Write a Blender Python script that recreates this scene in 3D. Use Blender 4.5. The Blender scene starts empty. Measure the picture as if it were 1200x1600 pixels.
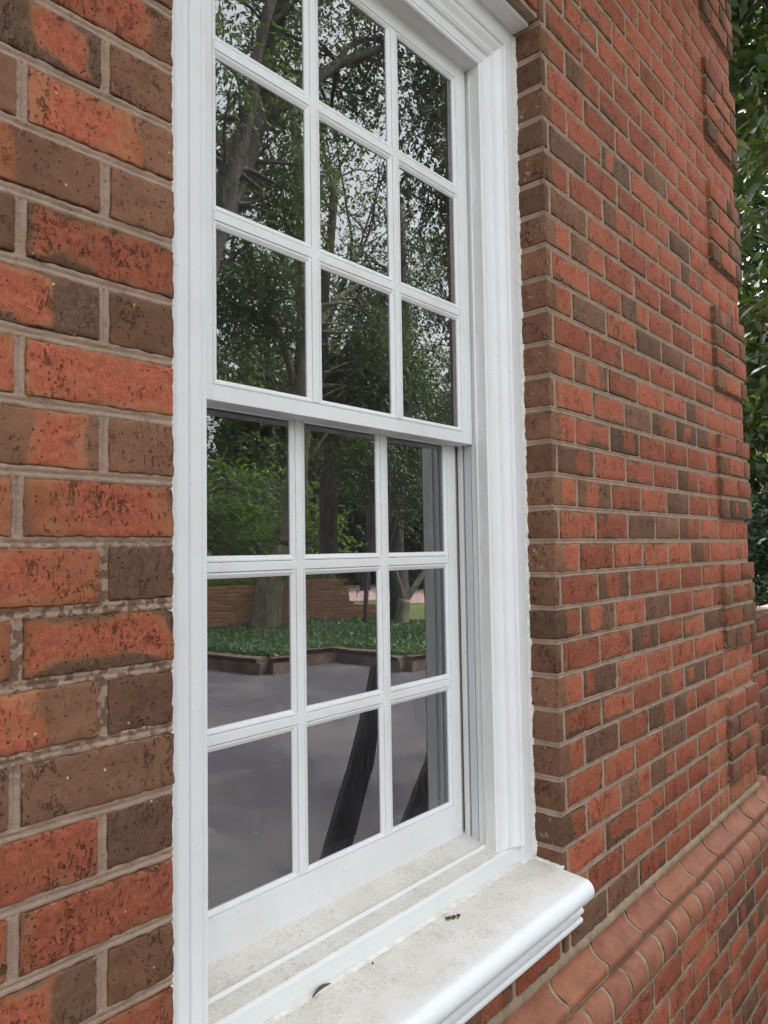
import bpy, math, random
import numpy as np
from mathutils import Vector, Matrix, noise

random.seed(7); rng = np.random.default_rng(7)
R = math.radians
sc = bpy.context.scene
col = sc.collection

# ------------------------------------------------------------------ camera, sky, sun, exposure
CAM = Vector((-0.5575, -0.8607, -0.0151))
cd = bpy.data.cameras.new('camera'); cam = bpy.data.objects.new('camera', cd); col.objects.link(cam)
r_ = Vector((0.65782843, -0.75301004, -0.01541533)); u_ = Vector((-0.02866018, -0.0454795, 0.99855406)); f_ = Vector((0.75262232, 0.65643544, 0.05149911))
m = Matrix((r_, u_, -f_)).transposed().to_4x4(); m.translation = CAM
cam.matrix_world = m
cd.sensor_fit = 'VERTICAL'; cd.sensor_height = 32.0; cd.lens = 32.0 * 1150 / 1600
cd.clip_start = 0.01; cd.clip_end = 500
sc.camera = cam

SUN_EL, SUN_AZ = R(55), R(38)          # azimuth clockwise from +Y
w = bpy.data.worlds.new('World'); sc.world = w; w.use_nodes = True
wn = w.node_tree.nodes; wl = w.node_tree.links; wn.clear()
sky = wn.new('ShaderNodeTexSky'); sky.sky_type = 'NISHITA'; sky.sun_disc = False
sky.sun_elevation = SUN_EL; sky.sun_rotation = SUN_AZ; sky.air_density = 1.2; sky.dust_density = 7.0; sky.ozone_density = 1.0
hs = wn.new('ShaderNodeHueSaturation'); hs.inputs['Saturation'].default_value = 0.16; hs.inputs['Value'].default_value = 1.0
bg = wn.new('ShaderNodeBackground'); bg.inputs['Strength'].default_value = 0.15
wo = wn.new('ShaderNodeOutputWorld')
wl.new(sky.outputs[0], hs.inputs['Color']); wl.new(hs.outputs[0], bg.inputs['Color']); wl.new(bg.outputs[0], wo.inputs['Surface'])
sd = bpy.data.lights.new('sun', 'SUN'); sd.energy = 1.2; sd.angle = R(20); sd.color = (1.0, 0.97, 0.93)
sun = bpy.data.objects.new('sun', sd); col.objects.link(sun)
sdir = Vector((math.sin(SUN_AZ) * math.cos(SUN_EL), math.cos(SUN_AZ) * math.cos(SUN_EL), math.sin(SUN_EL)))
sun.rotation_euler = sdir.to_track_quat('Z', 'Y').to_euler()
sc.view_settings.view_transform = 'Standard'; sc.view_settings.look = 'None'
sc.view_settings.exposure = 2.34; sc.view_settings.gamma = 1.0; sc.view_settings.use_curve_mapping = False
sc.render.engine = 'CYCLES'
sc.cycles.max_bounces = 8; sc.cycles.transparent_max_bounces = 16; sc.cycles.caustics_reflective = False; sc.cycles.caustics_refractive = False

# ------------------------------------------------------------------ constants (metres)
C = 0.0813            # brick course
XR = 1.0509           # opening runs from X=0 to XR
MOD = 0.207           # brick module along the wall
JT = 0.0150           # joint
ZT = 1.300            # opening top
GZ = -1.8             # ground level
XE = 2.690            # end of the building

# ------------------------------------------------------------------ material helpers
def mat(name):
    m = bpy.data.materials.new(name); m.use_nodes = True
    nt = m.node_tree; nt.nodes.clear()
    o = nt.nodes.new('ShaderNodeOutputMaterial'); b = nt.nodes.new('ShaderNodeBsdfPrincipled')
    nt.links.new(b.outputs[0], o.inputs['Surface'])
    return m, nt, b, o
class N:
    def __init__(s, nt): s.nt = nt
    def __call__(s, t, **kw):
        n = s.nt.nodes.new(t)
        for k, v in kw.items():
            if k in n.inputs.keys() if hasattr(n.inputs, 'keys') else False: pass
            setattr(n, k, v)
        return n
    def link(s, a, b): s.nt.links.new(a, b)
    def val(s, sock, v):
        if isinstance(v, bpy.types.NodeSocket): s.nt.links.new(v, sock)
        else: sock.default_value = v
    def math(s, op, a, b=None, c=None, clamp=False):
        n = s.nt.nodes.new('ShaderNodeMath'); n.operation = op; n.use_clamp = clamp
        s.val(n.inputs[0], a)
        if b is not None: s.val(n.inputs[1], b)
        if c is not None: s.val(n.inputs[2], c)
        return n.outputs[0]
    def noise(s, vec, scale, detail=4, rough=0.5, dist=0.0):
        n = s.nt.nodes.new('ShaderNodeTexNoise'); n.inputs['Scale'].default_value = scale; n.inputs['Detail'].default_value = detail
        n.inputs['Roughness'].default_value = rough; n.inputs['Distortion'].default_value = dist
        s.link(vec, n.inputs['Vector']); return n.outputs['Fac']
    def sstep(s, x, a, b, lo=0.0, hi=1.0):
        n = s.nt.nodes.new('ShaderNodeMapRange'); n.interpolation_type = 'SMOOTHSTEP'
        s.val(n.inputs[0], x); n.inputs[1].default_value = a; n.inputs[2].default_value = b; n.inputs[3].default_value = lo; n.inputs[4].default_value = hi
        return n.outputs[0]
    def mix(s, f, a, b, mode='MIX'):
        n = s.nt.nodes.new('ShaderNodeMix'); n.data_type = 'RGBA'; n.blend_type = mode
        s.val(n.inputs[0], f); s.val(n.inputs[6], a if isinstance(a, bpy.types.NodeSocket) else (*a, 1)); s.val(n.inputs[7], b if isinstance(b, bpy.types.NodeSocket) else (*b, 1))
        return n.outputs[2]
    def bump(s, h, dist, strength=1.0, normal=None):
        n = s.nt.nodes.new('ShaderNodeBump'); n.inputs['Distance'].default_value = dist; n.inputs['Strength'].default_value = strength
        s.link(h, n.inputs['Height'])
        if normal is not None: s.link(normal, n.inputs['Normal'])
        return n.outputs[0]
    def mapping(s, vec, scale):
        n = s.nt.nodes.new('ShaderNodeMapping'); n.inputs['Scale'].default_value = scale; s.link(vec, n.inputs['Vector']); return n.outputs[0]

def brick_mat(name, cracks=1.0, coarse=0.0, tint=(1, 1, 1)):
    m, nt, b, o = mat(name); g = N(nt)
    tc = g('ShaderNodeTexCoord'); oi = g('ShaderNodeObjectInfo')
    off = g('ShaderNodeVectorMath', operation='SCALE'); 
    cmb = g('ShaderNodeCombineXYZ'); g.link(oi.outputs['Random'], cmb.inputs[0])
    r2 = g.math('FRACT', g.math('MULTIPLY', oi.outputs['Random'], 37.7)); g.link(r2, cmb.inputs[2]); g.link(r2, cmb.inputs[1])
    g.link(cmb.outputs[0], off.inputs[0]); off.inputs['Scale'].default_value = 40
    add = g('ShaderNodeVectorMath', operation='ADD'); g.link(tc.outputs['Object'], add.inputs[0]); g.link(off.outputs[0], add.inputs[1])
    P = add.outputs[0]
    sep = g('ShaderNodeSeparateXYZ'); g.link(tc.outputs['Generated'], sep.inputs[0])
    sc_ = g('ShaderNodeSeparateColor'); g.link(oi.outputs['Color'], sc_.inputs[0])
    u0, u1, dark = sc_.outputs[0], sc_.outputs[1], sc_.outputs[2]
    n1 = g.noise(P, 28, 3, 0.6); n2 = g.noise(P, 9, 2)
    x = sep.outputs[0]; z = sep.outputs[2]
    dx = g.math('MULTIPLY', g.math('MAXIMUM', g.math('SUBTRACT', u0, x), g.math('SUBTRACT', x, u1)), 0.19)
    dz = g.math('MULTIPLY', g.math('SUBTRACT', g.math('ABSOLUTE', g.math('SUBTRACT', z, g.math('ADD', 0.42, g.math('MULTIPLY', n2, 0.2)))), g.math('SUBTRACT', 0.45, g.math('MULTIPLY', dark, 0.18))), 0.07)
    d = g.math('SMOOTH_MAX', dx, dz, 0.006)
    d = g.math('ADD', d, g.math('MULTIPLY', g.math('SUBTRACT', n1, 0.5), 0.022))
    d = g.math('ADD', d, g.math('MULTIPLY', g.math('SUBTRACT', n2, 0.5), 0.055))
    T = lambda c: tuple(a * t for a, t in zip(c, tint))
    red_a, red_b = T((0.440, 0.120, 0.064)), T((0.32, 0.084, 0.045))
    n3 = g.noise(P, 130, 4, 0.7)
    red = g.mix(g.sstep(n3, 0.42, 0.62), red_b, red_a)
    red = g.mix(g.sstep(g.noise(P, 24, 4, 0.7), 0.50, 0.68, 0, 0.65), red, T((0.30, 0.115, 0.055)))
    red = g.mix(g.sstep(g.noise(P, 19, 4, 0.7), 0.40, 0.28, 0, 0.6), red, T((0.20, 0.066, 0.038)))
    orange = g.mix(g.sstep(n1, 0.35, 0.65), T((0.30, 0.095, 0.040)), T((0.36, 0.14, 0.070)))
    brown = g.mix(g.sstep(n1, 0.3, 0.7), T((0.165, 0.080, 0.044)), T((0.230, 0.112, 0.064)))
    black = g.mix(g.sstep(n3, 0.4, 0.7), T((0.100, 0.058, 0.036)), T((0.165, 0.098, 0.060)))
    outer = g.mix(g.sstep(dark, 0.45, 1.0), brown, black)
    # dark=0 : orange reaches the edge, larger values let the flashed border through
    thr = g.math('MAXIMUM', g.math('SUBTRACT', 0.025, g.math('MULTIPLY', dark, 0.026)), 0.0065)
    fo = g.sstep(g.math('SUBTRACT', d, thr), -0.003, 0.006)
    c = g.mix(fo, orange, outer)
    c = g.mix(g.sstep(d, -0.0022, 0.0022), red, c)
    fine = g.noise(P, 600, 3, 0.7)
    c = g.mix(g.sstep(fine, 0.3, 0.75, 0.0, 0.35), c, T((0.12, 0.05, 0.035)))
    v = g('ShaderNodeTexVoronoi'); v.inputs['Scale'].default_value = 150; g.link(P, v.inputs['Vector'])
    sel = g.sstep(g.noise(P, 60, 1), 0.52, 0.6)
    pit = g.math('MULTIPLY', g.sstep(v.outputs['Distance'], 0.30, 0.10), sel)
    v2 = g('ShaderNodeTexVoronoi'); v2.inputs['Scale'].default_value = 110; g.link(P, v2.inputs['Vector'])
    vs = g('ShaderNodeSeparateColor'); g.link(v2.outputs['Color'], vs.inputs[0])
    fleck = g.math('MULTIPLY', g.sstep(v2.outputs['Distance'], 0.24, 0.12), g.sstep(vs.outputs[0], 0.975, 0.985))
    # drag-face cracks: stretched ridged noise in patches
    st = g.mapping(P, (1.0, 1.0, 0.38))
    cr = g.noise(st, 60, 4, 0.7, 0.5)
    ridge = g.math('MULTIPLY', g.sstep(g.math('ABSOLUTE', g.math('SUBTRACT', cr, 0.5)), 0.034, 0.008), g.sstep(g.noise(P, 95, 2), 0.44, 0.54))
    speck = g.sstep(g.noise(g.mapping(P, (1.0, 1.0, 0.42)), 230, 3, 0.65), 0.60, 0.72)
    patch = g.sstep(g.noise(P, 17, 2), 0.50, 0.64)
    gouge = g.math('MULTIPLY', g.sstep(g.noise(g.mapping(P, (1.0, 1.0, 0.45)), 95, 4, 0.7, 0.3), 0.585, 0.66), g.sstep(g.noise(P, 10, 2), 0.46, 0.60, 0.08, 0.85))
    speck = g.math('MAXIMUM', speck, gouge)
    if coarse:
        cg = g.noise(g.mapping(P, (1.0, 1.0, 0.40)), 62, 4, 0.75, 0.4)
        speck = g.math('MAXIMUM', speck, g.math('MULTIPLY', g.sstep(cg, 0.565, 0.63), g.sstep(g.noise(P, 14, 2), 0.42, 0.56, 0.15, coarse)))
    crk = g.math('MULTIPLY', g.math('MAXIMUM', g.math('MULTIPLY', ridge, patch), g.math('MULTIPLY', speck, g.sstep(g.noise(P, 13, 2), 0.42, 0.58, 0.15, 1.0))), cracks, clamp=True)
    c = g.mix(g.math('MULTIPLY', pit, 0.75), c, T((0.070, 0.032, 0.022)))
    c = g.mix(g.math('MULTIPLY', crk, 0.75), c, T((0.055, 0.022, 0.015)))
    c = g.mix(g.math('MULTIPLY', fleck, 0.75), c, (0.62, 0.48, 0.36))
    vr = g.sstep(g.math('FRACT', g.math('MULTIPLY', oi.outputs['Random'], 91.3)), 0.0, 1.0, 0.74, 1.12)
    vm = g('ShaderNodeVectorMath', operation='SCALE'); g.link(c, vm.inputs[0]); g.link(vr, vm.inputs['Scale']); c = vm.outputs[0]
    ex = g.math('MULTIPLY', g.math('MINIMUM', x, g.math('SUBTRACT', 1.0, x)), 0.19); ez = g.math('MULTIPLY', g.math('MINIMUM', z, g.math('SUBTRACT', 1.0, z)), 0.066)
    ee = g.math('ADD', g.math('MINIMUM', ex, ez), g.math('MULTIPLY', g.math('SUBTRACT', g.noise(P, 48, 5, 0.75), 0.40), 0.030))
    sm = g.sstep(ee, 0.0016, 0.0002, 0, 0.8)
    c = g.mix(sm, c, g.mix(fine, (0.22, 0.16, 0.12), (0.42, 0.32, 0.25)))
    g.link(c, b.inputs['Base Color'])
    b.inputs['Roughness'].default_value = 0.86; b.inputs['Specular IOR Level'].default_value = 0.25
    h = g.math('ADD', g.math('MULTIPLY', fine, 0.10), g.math('MULTIPLY', n3, 0.35))
    h = g.math('SUBTRACT', h, g.math('MULTIPLY', pit, 0.7))
    h = g.math('SUBTRACT', h, g.math('MULTIPLY', crk, 1.2))
    g.link(g.bump(h, 0.0024), b.inputs['Normal'])
    return m

def moulded_mat():
    m, nt, b, o = mat('moulded brick'); g = N(nt)
    tc = g('ShaderNodeTexCoord'); oi = g('ShaderNodeObjectInfo')
    P = tc.outputs['Object']; n = g('ShaderNodeVectorMath', operation='ADD'); g.link(P, n.inputs[0]); g.link(oi.outputs['Location'], n.inputs[1]); P = n.outputs[0]
    a = g.noise(P, 14, 4, 0.6); f = g.noise(P, 300, 3, 0.7)
    c = g.mix(g.sstep(a, 0.35, 0.65), (0.200, 0.068, 0.037), (0.29, 0.108, 0.060))
    c = g.mix(g.math('MULTIPLY', g.sstep(oi.outputs['Random'], 0.55, 1.0), 0.55), c, (0.31, 0.115, 0.05))
    st = g.sstep(g.noise(P, 26, 5, 0.75, 1.0), 0.50, 0.66)
    c = g.mix(g.math('MULTIPLY', st, 0.6), c, (0.16, 0.06, 0.04))
    v = g('ShaderNodeTexVoronoi'); v.inputs['Scale'].default_value = 120; g.link(P, v.inputs['Vector'])
    pit = g.math('MULTIPLY', g.sstep(v.outputs['Distance'], 0.2, 0.06), g.sstep(g.noise(P, 50, 1), 0.56, 0.62))
    c = g.mix(pit, c, (0.06, 0.03, 0.02)); c = g.mix(g.sstep(f, 0.45, 0.8, 0, 0.3), c, (0.16, 0.07, 0.05))
    g.link(c, b.inputs['Base Color']); b.inputs['Roughness'].default_value = 0.72
    g.link(g.bump(g.math('SUBTRACT', g.math('ADD', g.math('MULTIPLY', f, 0.25), a), pit), 0.0026), b.inputs['Normal'])
    return m

def mortar_mat(name, ca, cb, wet=0.0):
    m, nt, b, o = mat(name); g = N(nt)
    tc = g('ShaderNodeTexCoord'); P = tc.outputs['Object']
    a = g.noise(P, 22, 4, 0.6); f = g.noise(P, 700, 3, 0.8); md = g.noise(P, 180, 3, 0.6)
    c = g.mix(g.sstep(a, 0.3, 0.7), ca, cb)
    c = g.mix(g.sstep(f, 0.45, 0.75, 0, 0.5), c, tuple(x * 0.45 for x in ca))
    c = g.mix(g.sstep(g.noise(P, 60, 3, 0.7), 0.60, 0.72, 0, 0.45), c, (0.15, 0.10, 0.07))
    if wet:
        sp = g('ShaderNodeSeparateXYZ'); g.link(P, sp.inputs[0])
        band = g.math('MULTIPLY', g.sstep(sp.outputs[2], -0.30, -0.22), g.sstep(sp.outputs[2], 0.03, -0.03))
        band = g.math('MULTIPLY', band, g.sstep(sp.outputs[0], 0.1, 0.0))
        dr = g.sstep(g.noise(P, 85, 2, 0.5), 0.49, 0.53)
        c = g.mix(g.math('MULTIPLY', g.math('MULTIPLY', band, dr), 0.75), c, (0.12, 0.06, 0.035))
    g.link(c, b.inputs['Base Color']); b.inputs['Roughness'].default_value = 0.95; b.inputs['Specular IOR Level'].default_value = 0.1
    h = g.math('ADD', g.math('MULTIPLY', f, 0.4), md)
    g.link(g.bump(h, 0.0022), b.inputs['Normal'])
    return m

def paint_mat(name, base=(0.765, 0.775, 0.80), dirt=0.15, grime=(0.55, 0.50, 0.43), rough=0.42):
    m, nt, b, o = mat(name); g = N(nt)
    tc = g('ShaderNodeTexCoord'); P = tc.outputs['Object']
    a = g.noise(P, 9, 5, 0.6); f = g.noise(P, 260, 4, 0.75); br = g.noise(g.mapping(P, (160, 160, 4)), 1.0, 3, 0.6); hz = g.noise(g.mapping(P, (4, 160, 160)), 1.0, 3, 0.6)
    fl = g.noise(P, 45, 5, 0.75)
    c = g.mix(g.sstep(a, 0.40, 0.75, 0, dirt), base, grime)
    c = g.mix(g.sstep(fl, 0.62, 0.74, 0, dirt * 0.8), c, tuple(x * 0.8 for x in grime))
    v = g('ShaderNodeTexVoronoi'); v.inputs['Scale'].default_value = 55; g.link(P, v.inputs['Vector'])
    vs = g('ShaderNodeSeparateColor'); g.link(v.outputs['Color'], vs.inputs[0])
    sp = g.math('MULTIPLY', g.sstep(v.outputs['Distance'], 0.07, 0.04), g.sstep(vs.outputs[1], 0.93, 0.95))
    c = g.mix(g.math('MULTIPLY', sp, 0.75), c, (0.10, 0.07, 0.05))
    g.link(c, b.inputs['Base Color']); b.inputs['Roughness'].default_value = rough
    blob = g.sstep(g.noise(P, 70, 1), 0.70, 0.76)
    h = g.math('ADD', g.math('ADD', g.math('MULTIPLY', br, 0.55), g.math('MULTIPLY', hz, 0.3)), g.math('ADD', g.math('MULTIPLY', f, 0.15), blob))
    g.link(g.bump(h, 0.0006), b.inputs['Normal'])
    return m

def sill_mat():
    m, nt, b, o = mat('weathered sill paint'); g = N(nt)
    tc = g('ShaderNodeTexCoord'); P = tc.outputs['Object']; geo = g('ShaderNodeNewGeometry')
    sn = g('ShaderNodeSeparateXYZ'); g.link(geo.outputs['Normal'], sn.inputs[0])
    sp = g('ShaderNodeSeparateXYZ'); g.link(P, sp.inputs[0])
    up = g.sstep(sn.outputs[2], 0.75, 0.96)
    a = g.noise(P, 12, 6, 0.7); fb = g.noise(P, 150, 6, 0.8); ff = g.noise(P, 520, 3, 0.7)
    base = (0.74, 0.765, 0.78)
    dirt = g.mix(g.sstep(a, 0.3, 0.7), (0.72, 0.70, 0.655), (0.63, 0.60, 0.545))
    big = g.noise(g.mapping(P, (7, 16, 7)), 1.0, 4, 0.7); dirt = g.mix(g.math('MULTIPLY', g.sstep(fb, 0.48, 0.66, 0, 1.0), g.sstep(big, 0.35, 0.68, 0.1, 0.85)), dirt, (0.38, 0.33, 0.24))
    dirt = g.mix(g.sstep(g.noise(g.mapping(P, (26, 9, 9)), 1.0, 5, 0.75), 0.55, 0.72, 0, 0.5), dirt, (0.52, 0.46, 0.36))
    dirt = g.mix(g.sstep(fb, 0.46, 0.34, 0, 0.6), dirt, (0.74, 0.72, 0.70))
    # the nosing is rubbed clean towards its front, the back corners hold more grime
    keep = g.math('MULTIPLY', up, g.sstep(g.math('ADD', sp.outputs[1], g.math('MULTIPLY', a, 0.05)), -0.055, 0.01))
    bc = g.math('MULTIPLY', g.sstep(g.math('ABSOLUTE', g.math('SUBTRACT', sp.outputs[1], 0.084)), 0.022, 0.0), g.sstep(g.noise(P, 30, 5, 0.7), 0.42, 0.7))
    c = g.mix(keep, base, dirt)
    c = g.mix(g.math('MULTIPLY', g.math('MULTIPLY', bc, up), 0.7), c, (0.40, 0.30, 0.17))
    v = g('ShaderNodeTexVoronoi'); v.inputs['Scale'].default_value = 42; g.link(P, v.inputs['Vector'])
    vs = g('ShaderNodeSeparateColor'); g.link(v.outputs['Color'], vs.inputs[0])
    s_ = g.math('MULTIPLY', g.sstep(v.outputs['Distance'], 0.07, 0.04), g.sstep(vs.outputs[1], 0.88, 0.92))
    c = g.mix(g.math('MULTIPLY', s_, 0.7), c, (0.10, 0.07, 0.05))
    c = g.mix(g.math('MULTIPLY', g.sstep(ff, 0.6, 0.75, 0, 0.5), keep), c, (0.30, 0.25, 0.20))
    g.link(c, b.inputs['Base Color']); b.inputs['Roughness'].default_value = 0.55
    g.link(g.bump(g.math('ADD', fb, g.math('MULTIPLY', ff, 0.3)), 0.0007), b.inputs['Normal'])
    return m

def plain(name, c1, c2=None, scale=20, rough=0.8, bump=0.0, bscale=100, spec=0.3):
    m, nt, b, o = mat(name); g = N(nt)
    tc = g('ShaderNodeTexCoord'); P = tc.outputs['Object']
    if c2: g.link(g.mix(g.sstep(g.noise(P, scale, 5, 0.65), 0.35, 0.65), c1, c2), b.inputs['Base Color'])
    else: b.inputs['Base Color'].default_value = (*c1, 1)
    b.inputs['Roughness'].default_value = rough; b.inputs['Specular IOR Level'].default_value = spec
    if bump: g.link(g.bump(g.noise(P, bscale, 4, 0.7), bump), b.inputs['Normal'])
    return m

def leaf_mat(name, cols, rough=0.45, trans=0.35):
    m, nt, b, o = mat(name); g = N(nt)
    geo = g('ShaderNodeNewGeometry'); rp = g('ShaderNodeValToRGB'); g.link(geo.outputs['Random Per Island'], rp.inputs[0])
    el = rp.color_ramp.elements; el[0].position = 0; el[1].position = 1
    el[0].color = (*cols[0], 1); el[1].color = (*cols[-1], 1)
    for i, c in enumerate(cols[1:-1]): e = el.new((i + 1) / (len(cols) - 1)); e.color = (*c, 1)
    g.link(rp.outputs[0], b.inputs['Base Color']); b.inputs['Roughness'].default_value = rough
    tr = g('ShaderNodeBsdfTranslucent'); g.link(g.mix(0.5, rp.outputs[0], (0.20, 0.30, 0.03)), tr.inputs['Color'])
    ms = g('ShaderNodeMixShader'); ms.inputs[0].default_value = trans
    g.link(b.outputs[0], ms.inputs[1]); g.link(tr.outputs[0], ms.inputs[2]); g.link(ms.outputs[0], o.inputs['Surface'])
    return m

def bark_mat(name, c1, c2):
    m, nt, b, o = mat(name); g = N(nt); tc = g('ShaderNodeTexCoord'); P = tc.outputs['Object']
    s = g.noise(g.mapping(P, (14, 14, 2.2)), 1.0, 5, 0.7, 0.6)
    g.link(g.mix(g.sstep(s, 0.38, 0.62), c1, c2), b.inputs['Base Color']); b.inputs['Roughness'].default_value = 0.95
    g.link(g.bump(s, 0.03), b.inputs['Normal']); return m

def glass_mat():
    m, nt, b, o = mat('old window glass'); g = N(nt); nt.nodes.remove(b)
    tc = g('ShaderNodeTexCoord'); P = tc.outputs['Object']
    oi = g('ShaderNodeObjectInfo'); ad = g('ShaderNodeVectorMath', operation='ADD'); g.link(P, ad.inputs[0]); g.link(oi.outputs['Location'], ad.inputs[1]); P = ad.outputs[0]
    gl = g('ShaderNodeBsdfGlossy'); gl.inputs['Roughness'].default_value = 0.0; gl.inputs['Color'].default_value = (0.96, 0.97, 1.0, 1)
    wv = g.noise(P, 5, 1, 0.5, 0.5); g.link(g.bump(wv, 0.00022), gl.inputs['Normal'])
    tr = g('ShaderNodeBsdfTransparent'); tr.inputs['Color'].default_value = (0.80, 0.84, 0.83, 1)
    fr = g('ShaderNodeFresnel'); fr.inputs['IOR'].default_value = 3.1
    mx = g('ShaderNodeMixShader'); g.link(fr.outputs[0], mx.inputs[0]); g.link(tr.outputs[0], mx.inputs[1]); g.link(gl.outputs[0], mx.inputs[2])
    df = g('ShaderNodeBsdfDiffuse'); df.inputs['Color'].default_value = (0.50, 0.48, 0.52, 1)
    spz = g('ShaderNodeSeparateXYZ'); g.link(P, spz.inputs[0])
    streak = g.noise(g.mapping(P, (330, 330, 12)), 1.0, 3, 0.65)
    low = g.sstep(spz.outputs[2], 0.1, -0.6)
    film = g.math('MULTIPLY', g.sstep(streak, 0.35, 0.75), g.math('ADD', 0.020, g.math('MULTIPLY', low, 0.045)))
    cloud = g.math('MULTIPLY', g.sstep(g.noise(P, 5, 3), 0.4, 0.75), g.math('ADD', 0.025, g.math('MULTIPLY', low, 0.02)))
    v = g('ShaderNodeTexVoronoi'); v.inputs['Scale'].default_value = 90; g.link(P, v.inputs['Vector'])
    vs = g('ShaderNodeSeparateColor'); g.link(v.outputs['Color'], vs.inputs[0])
    spk = g.math('MULTIPLY', g.math('MULTIPLY', g.sstep(v.outputs['Distance'], 0.13, 0.05), g.sstep(vs.outputs[0], 0.90, 0.93)), 0.25)
    fac = g.math('ADD', g.math('ADD', g.math('ADD', film, cloud), spk), 0.015, clamp=True)
    m2 = g('ShaderNodeMixShader'); g.link(fac, m2.inputs[0]); g.link(mx.outputs[0], m2.inputs[1]); g.link(df.outputs[0], m2.inputs[2])
    g.link(m2.outputs[0], o.inputs['Surface'])
    return m

M = {}
M['brick'] = brick_mat('flashed face brick', 1.0)
M['far_brick'] = brick_mat('garden wall brick', 0.4, tint=(1.1, 1.9, 1.7))
M['wall_brick'] = brick_mat('rough face brick', 1.0, coarse=1.0)
M['garden_brick'] = brick_mat('garden wall weathered brick', 0.6, tint=(0.70, 0.58, 0.52))
M['moulded'] = moulded_mat()
M['mortar'] = mortar_mat('mortar', (0.31, 0.215, 0.160), (0.40, 0.292, 0.225), wet=1)
M['mortar_old'] = mortar_mat('weathered mortar', (0.25, 0.19, 0.13), (0.36, 0.28, 0.20))
M['paint'] = paint_mat('white window paint')
M['paint_sash'] = paint_mat('sash paint', (0.75, 0.765, 0.78), 0.22)
M['paint_frame'] = paint_mat('frame paint', (0.70, 0.705, 0.69), 0.2)
M['sill'] = sill_mat()
M['caulk'] = plain('caulk', (0.74, 0.73, 0.70), (0.60, 0.57, 0.52), 40, 0.6, 0.002, 90)
M['dark'] = plain('dark weatherstrip', (0.03, 0.03, 0.03), rough=0.5)
M['liner'] = plain('vinyl liner', (0.55, 0.56, 0.60), rough=0.4)
M['glass'] = glass_mat()
M['inner_paint'] = plain('interior paint', (0.5, 0.5, 0.48), rough=0.6)
M['room'] = plain('interior wall', (0.22, 0.21, 0.20), rough=0.9)
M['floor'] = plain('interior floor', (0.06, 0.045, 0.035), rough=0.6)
M['asphalt'] = plain('asphalt', (0.060, 0.055, 0.062), (0.105, 0.096, 0.098), 0.9, 0.85, 0.004, 120)
M['lawn'] = plain('lawn', (0.06, 0.085, 0.02), (0.11, 0.13, 0.035), 1.5, 0.95)
M['soil'] = plain('soil', (0.05, 0.04, 0.028), (0.08, 0.06, 0.04), 6, 0.95, 0.02, 20)
M['road'] = plain('pink road', (0.30, 0.20, 0.20), (0.36, 0.25, 0.245), 2, 0.9)
def asphalt():
    m, nt, b, o = mat('asphalt with litter'); g = N(nt); P = g('ShaderNodeTexCoord').outputs['Object']
    c = g.mix(g.sstep(g.noise(P, 0.8, 5, 0.65), 0.35, 0.65), (0.052, 0.047, 0.058), (0.115, 0.103, 0.104))
    c = g.mix(g.sstep(g.noise(P, 60, 3, 0.7), 0.5, 0.7, 0, 0.4), c, (0.03, 0.03, 0.03))
    c = g.mix(g.sstep(g.noise(P, 1.7, 4, 0.7), 0.55, 0.72, 0, 0.6), c, (0.085, 0.078, 0.045))
    v = g('ShaderNodeTexVoronoi'); v.voronoi_dimensions = '2D'; v.inputs['Scale'].default_value = 3.6; g.link(P, v.inputs['Vector']); vs = g('ShaderNodeSeparateColor'); g.link(v.outputs['Color'], vs.inputs[0])
    lt = g.math('MULTIPLY', g.sstep(v.outputs['Distance'], 0.055, 0.035), g.sstep(vs.outputs[0], 0.80, 0.83))
    g.link(g.mix(lt, c, (0.30, 0.26, 0.18)), b.inputs['Base Color']); b.inputs['Roughness'].default_value = 0.85
    g.link(g.bump(g.noise(P, 120, 4, 0.7), 0.004), b.inputs['Normal']); return m
M['asphalt'] = asphalt()
M['concrete'] = plain('concrete', (0.10, 0.096, 0.096), (0.13, 0.125, 0.12), 3, 0.9, 0.003, 60)
M['kerb'] = plain('kerb brick', (0.07, 0.048, 0.035), (0.15, 0.105, 0.075), 5, 0.9, 0.004, 60)
M['black'] = plain('black plastic', (0.006, 0.006, 0.007), rough=0.6)
M['bark'] = bark_mat('grey brown bark', (0.035, 0.028, 0.024), (0.10, 0.085, 0.07))
M['bark_green'] = bark_mat('mossy bark', (0.07, 0.075, 0.04), (0.20, 0.18, 0.12))
M['leaf'] = leaf_mat('fine green leaves', [(0.035, 0.062, 0.022), (0.055, 0.088, 0.032), (0.075, 0.11, 0.04), (0.04, 0.072, 0.03)], trans=0.35)
M['leaf_dark'] = leaf_mat('dark evergreen leaves', [(0.022, 0.042, 0.018), (0.035, 0.06, 0.025), (0.045, 0.07, 0.03)], trans=0.2)
M['leaf_lime'] = leaf_mat('light green leaves', [(0.09, 0.16, 0.02), (0.14, 0.22, 0.03), (0.06, 0.12, 0.02)], trans=0.45)
M['leaf_magnolia'] = leaf_mat('broad glossy leaves', [(0.010, 0.025, 0.005), (0.018, 0.038, 0.007), (0.012, 0.028, 0.006), (0.03, 0.055, 0.008), (0.012, 0.03, 0.006), (0.07, 0.05, 0.012)], rough=0.45, trans=0.16)
M['leaf_blue'] = leaf_mat('blue green shrub leaves', [(0.022, 0.042, 0.032), (0.035, 0.06, 0.05), (0.015, 0.03, 0.024)], trans=0.2)
M['cover'] = leaf_mat('ground cover leaves', [(0.04, 0.10, 0.035), (0.07, 0.15, 0.05), (0.11, 0.19, 0.07)], trans=0.25)
M['moss'] = plain('dried moss', (0.06, 0.05, 0.012), (0.16, 0.12, 0.03), 300, 0.95)
M['deadleaf'] = plain('dead leaf', (0.09, 0.05, 0.035), (0.14, 0.09, 0.06), 200, 0.7)
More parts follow.
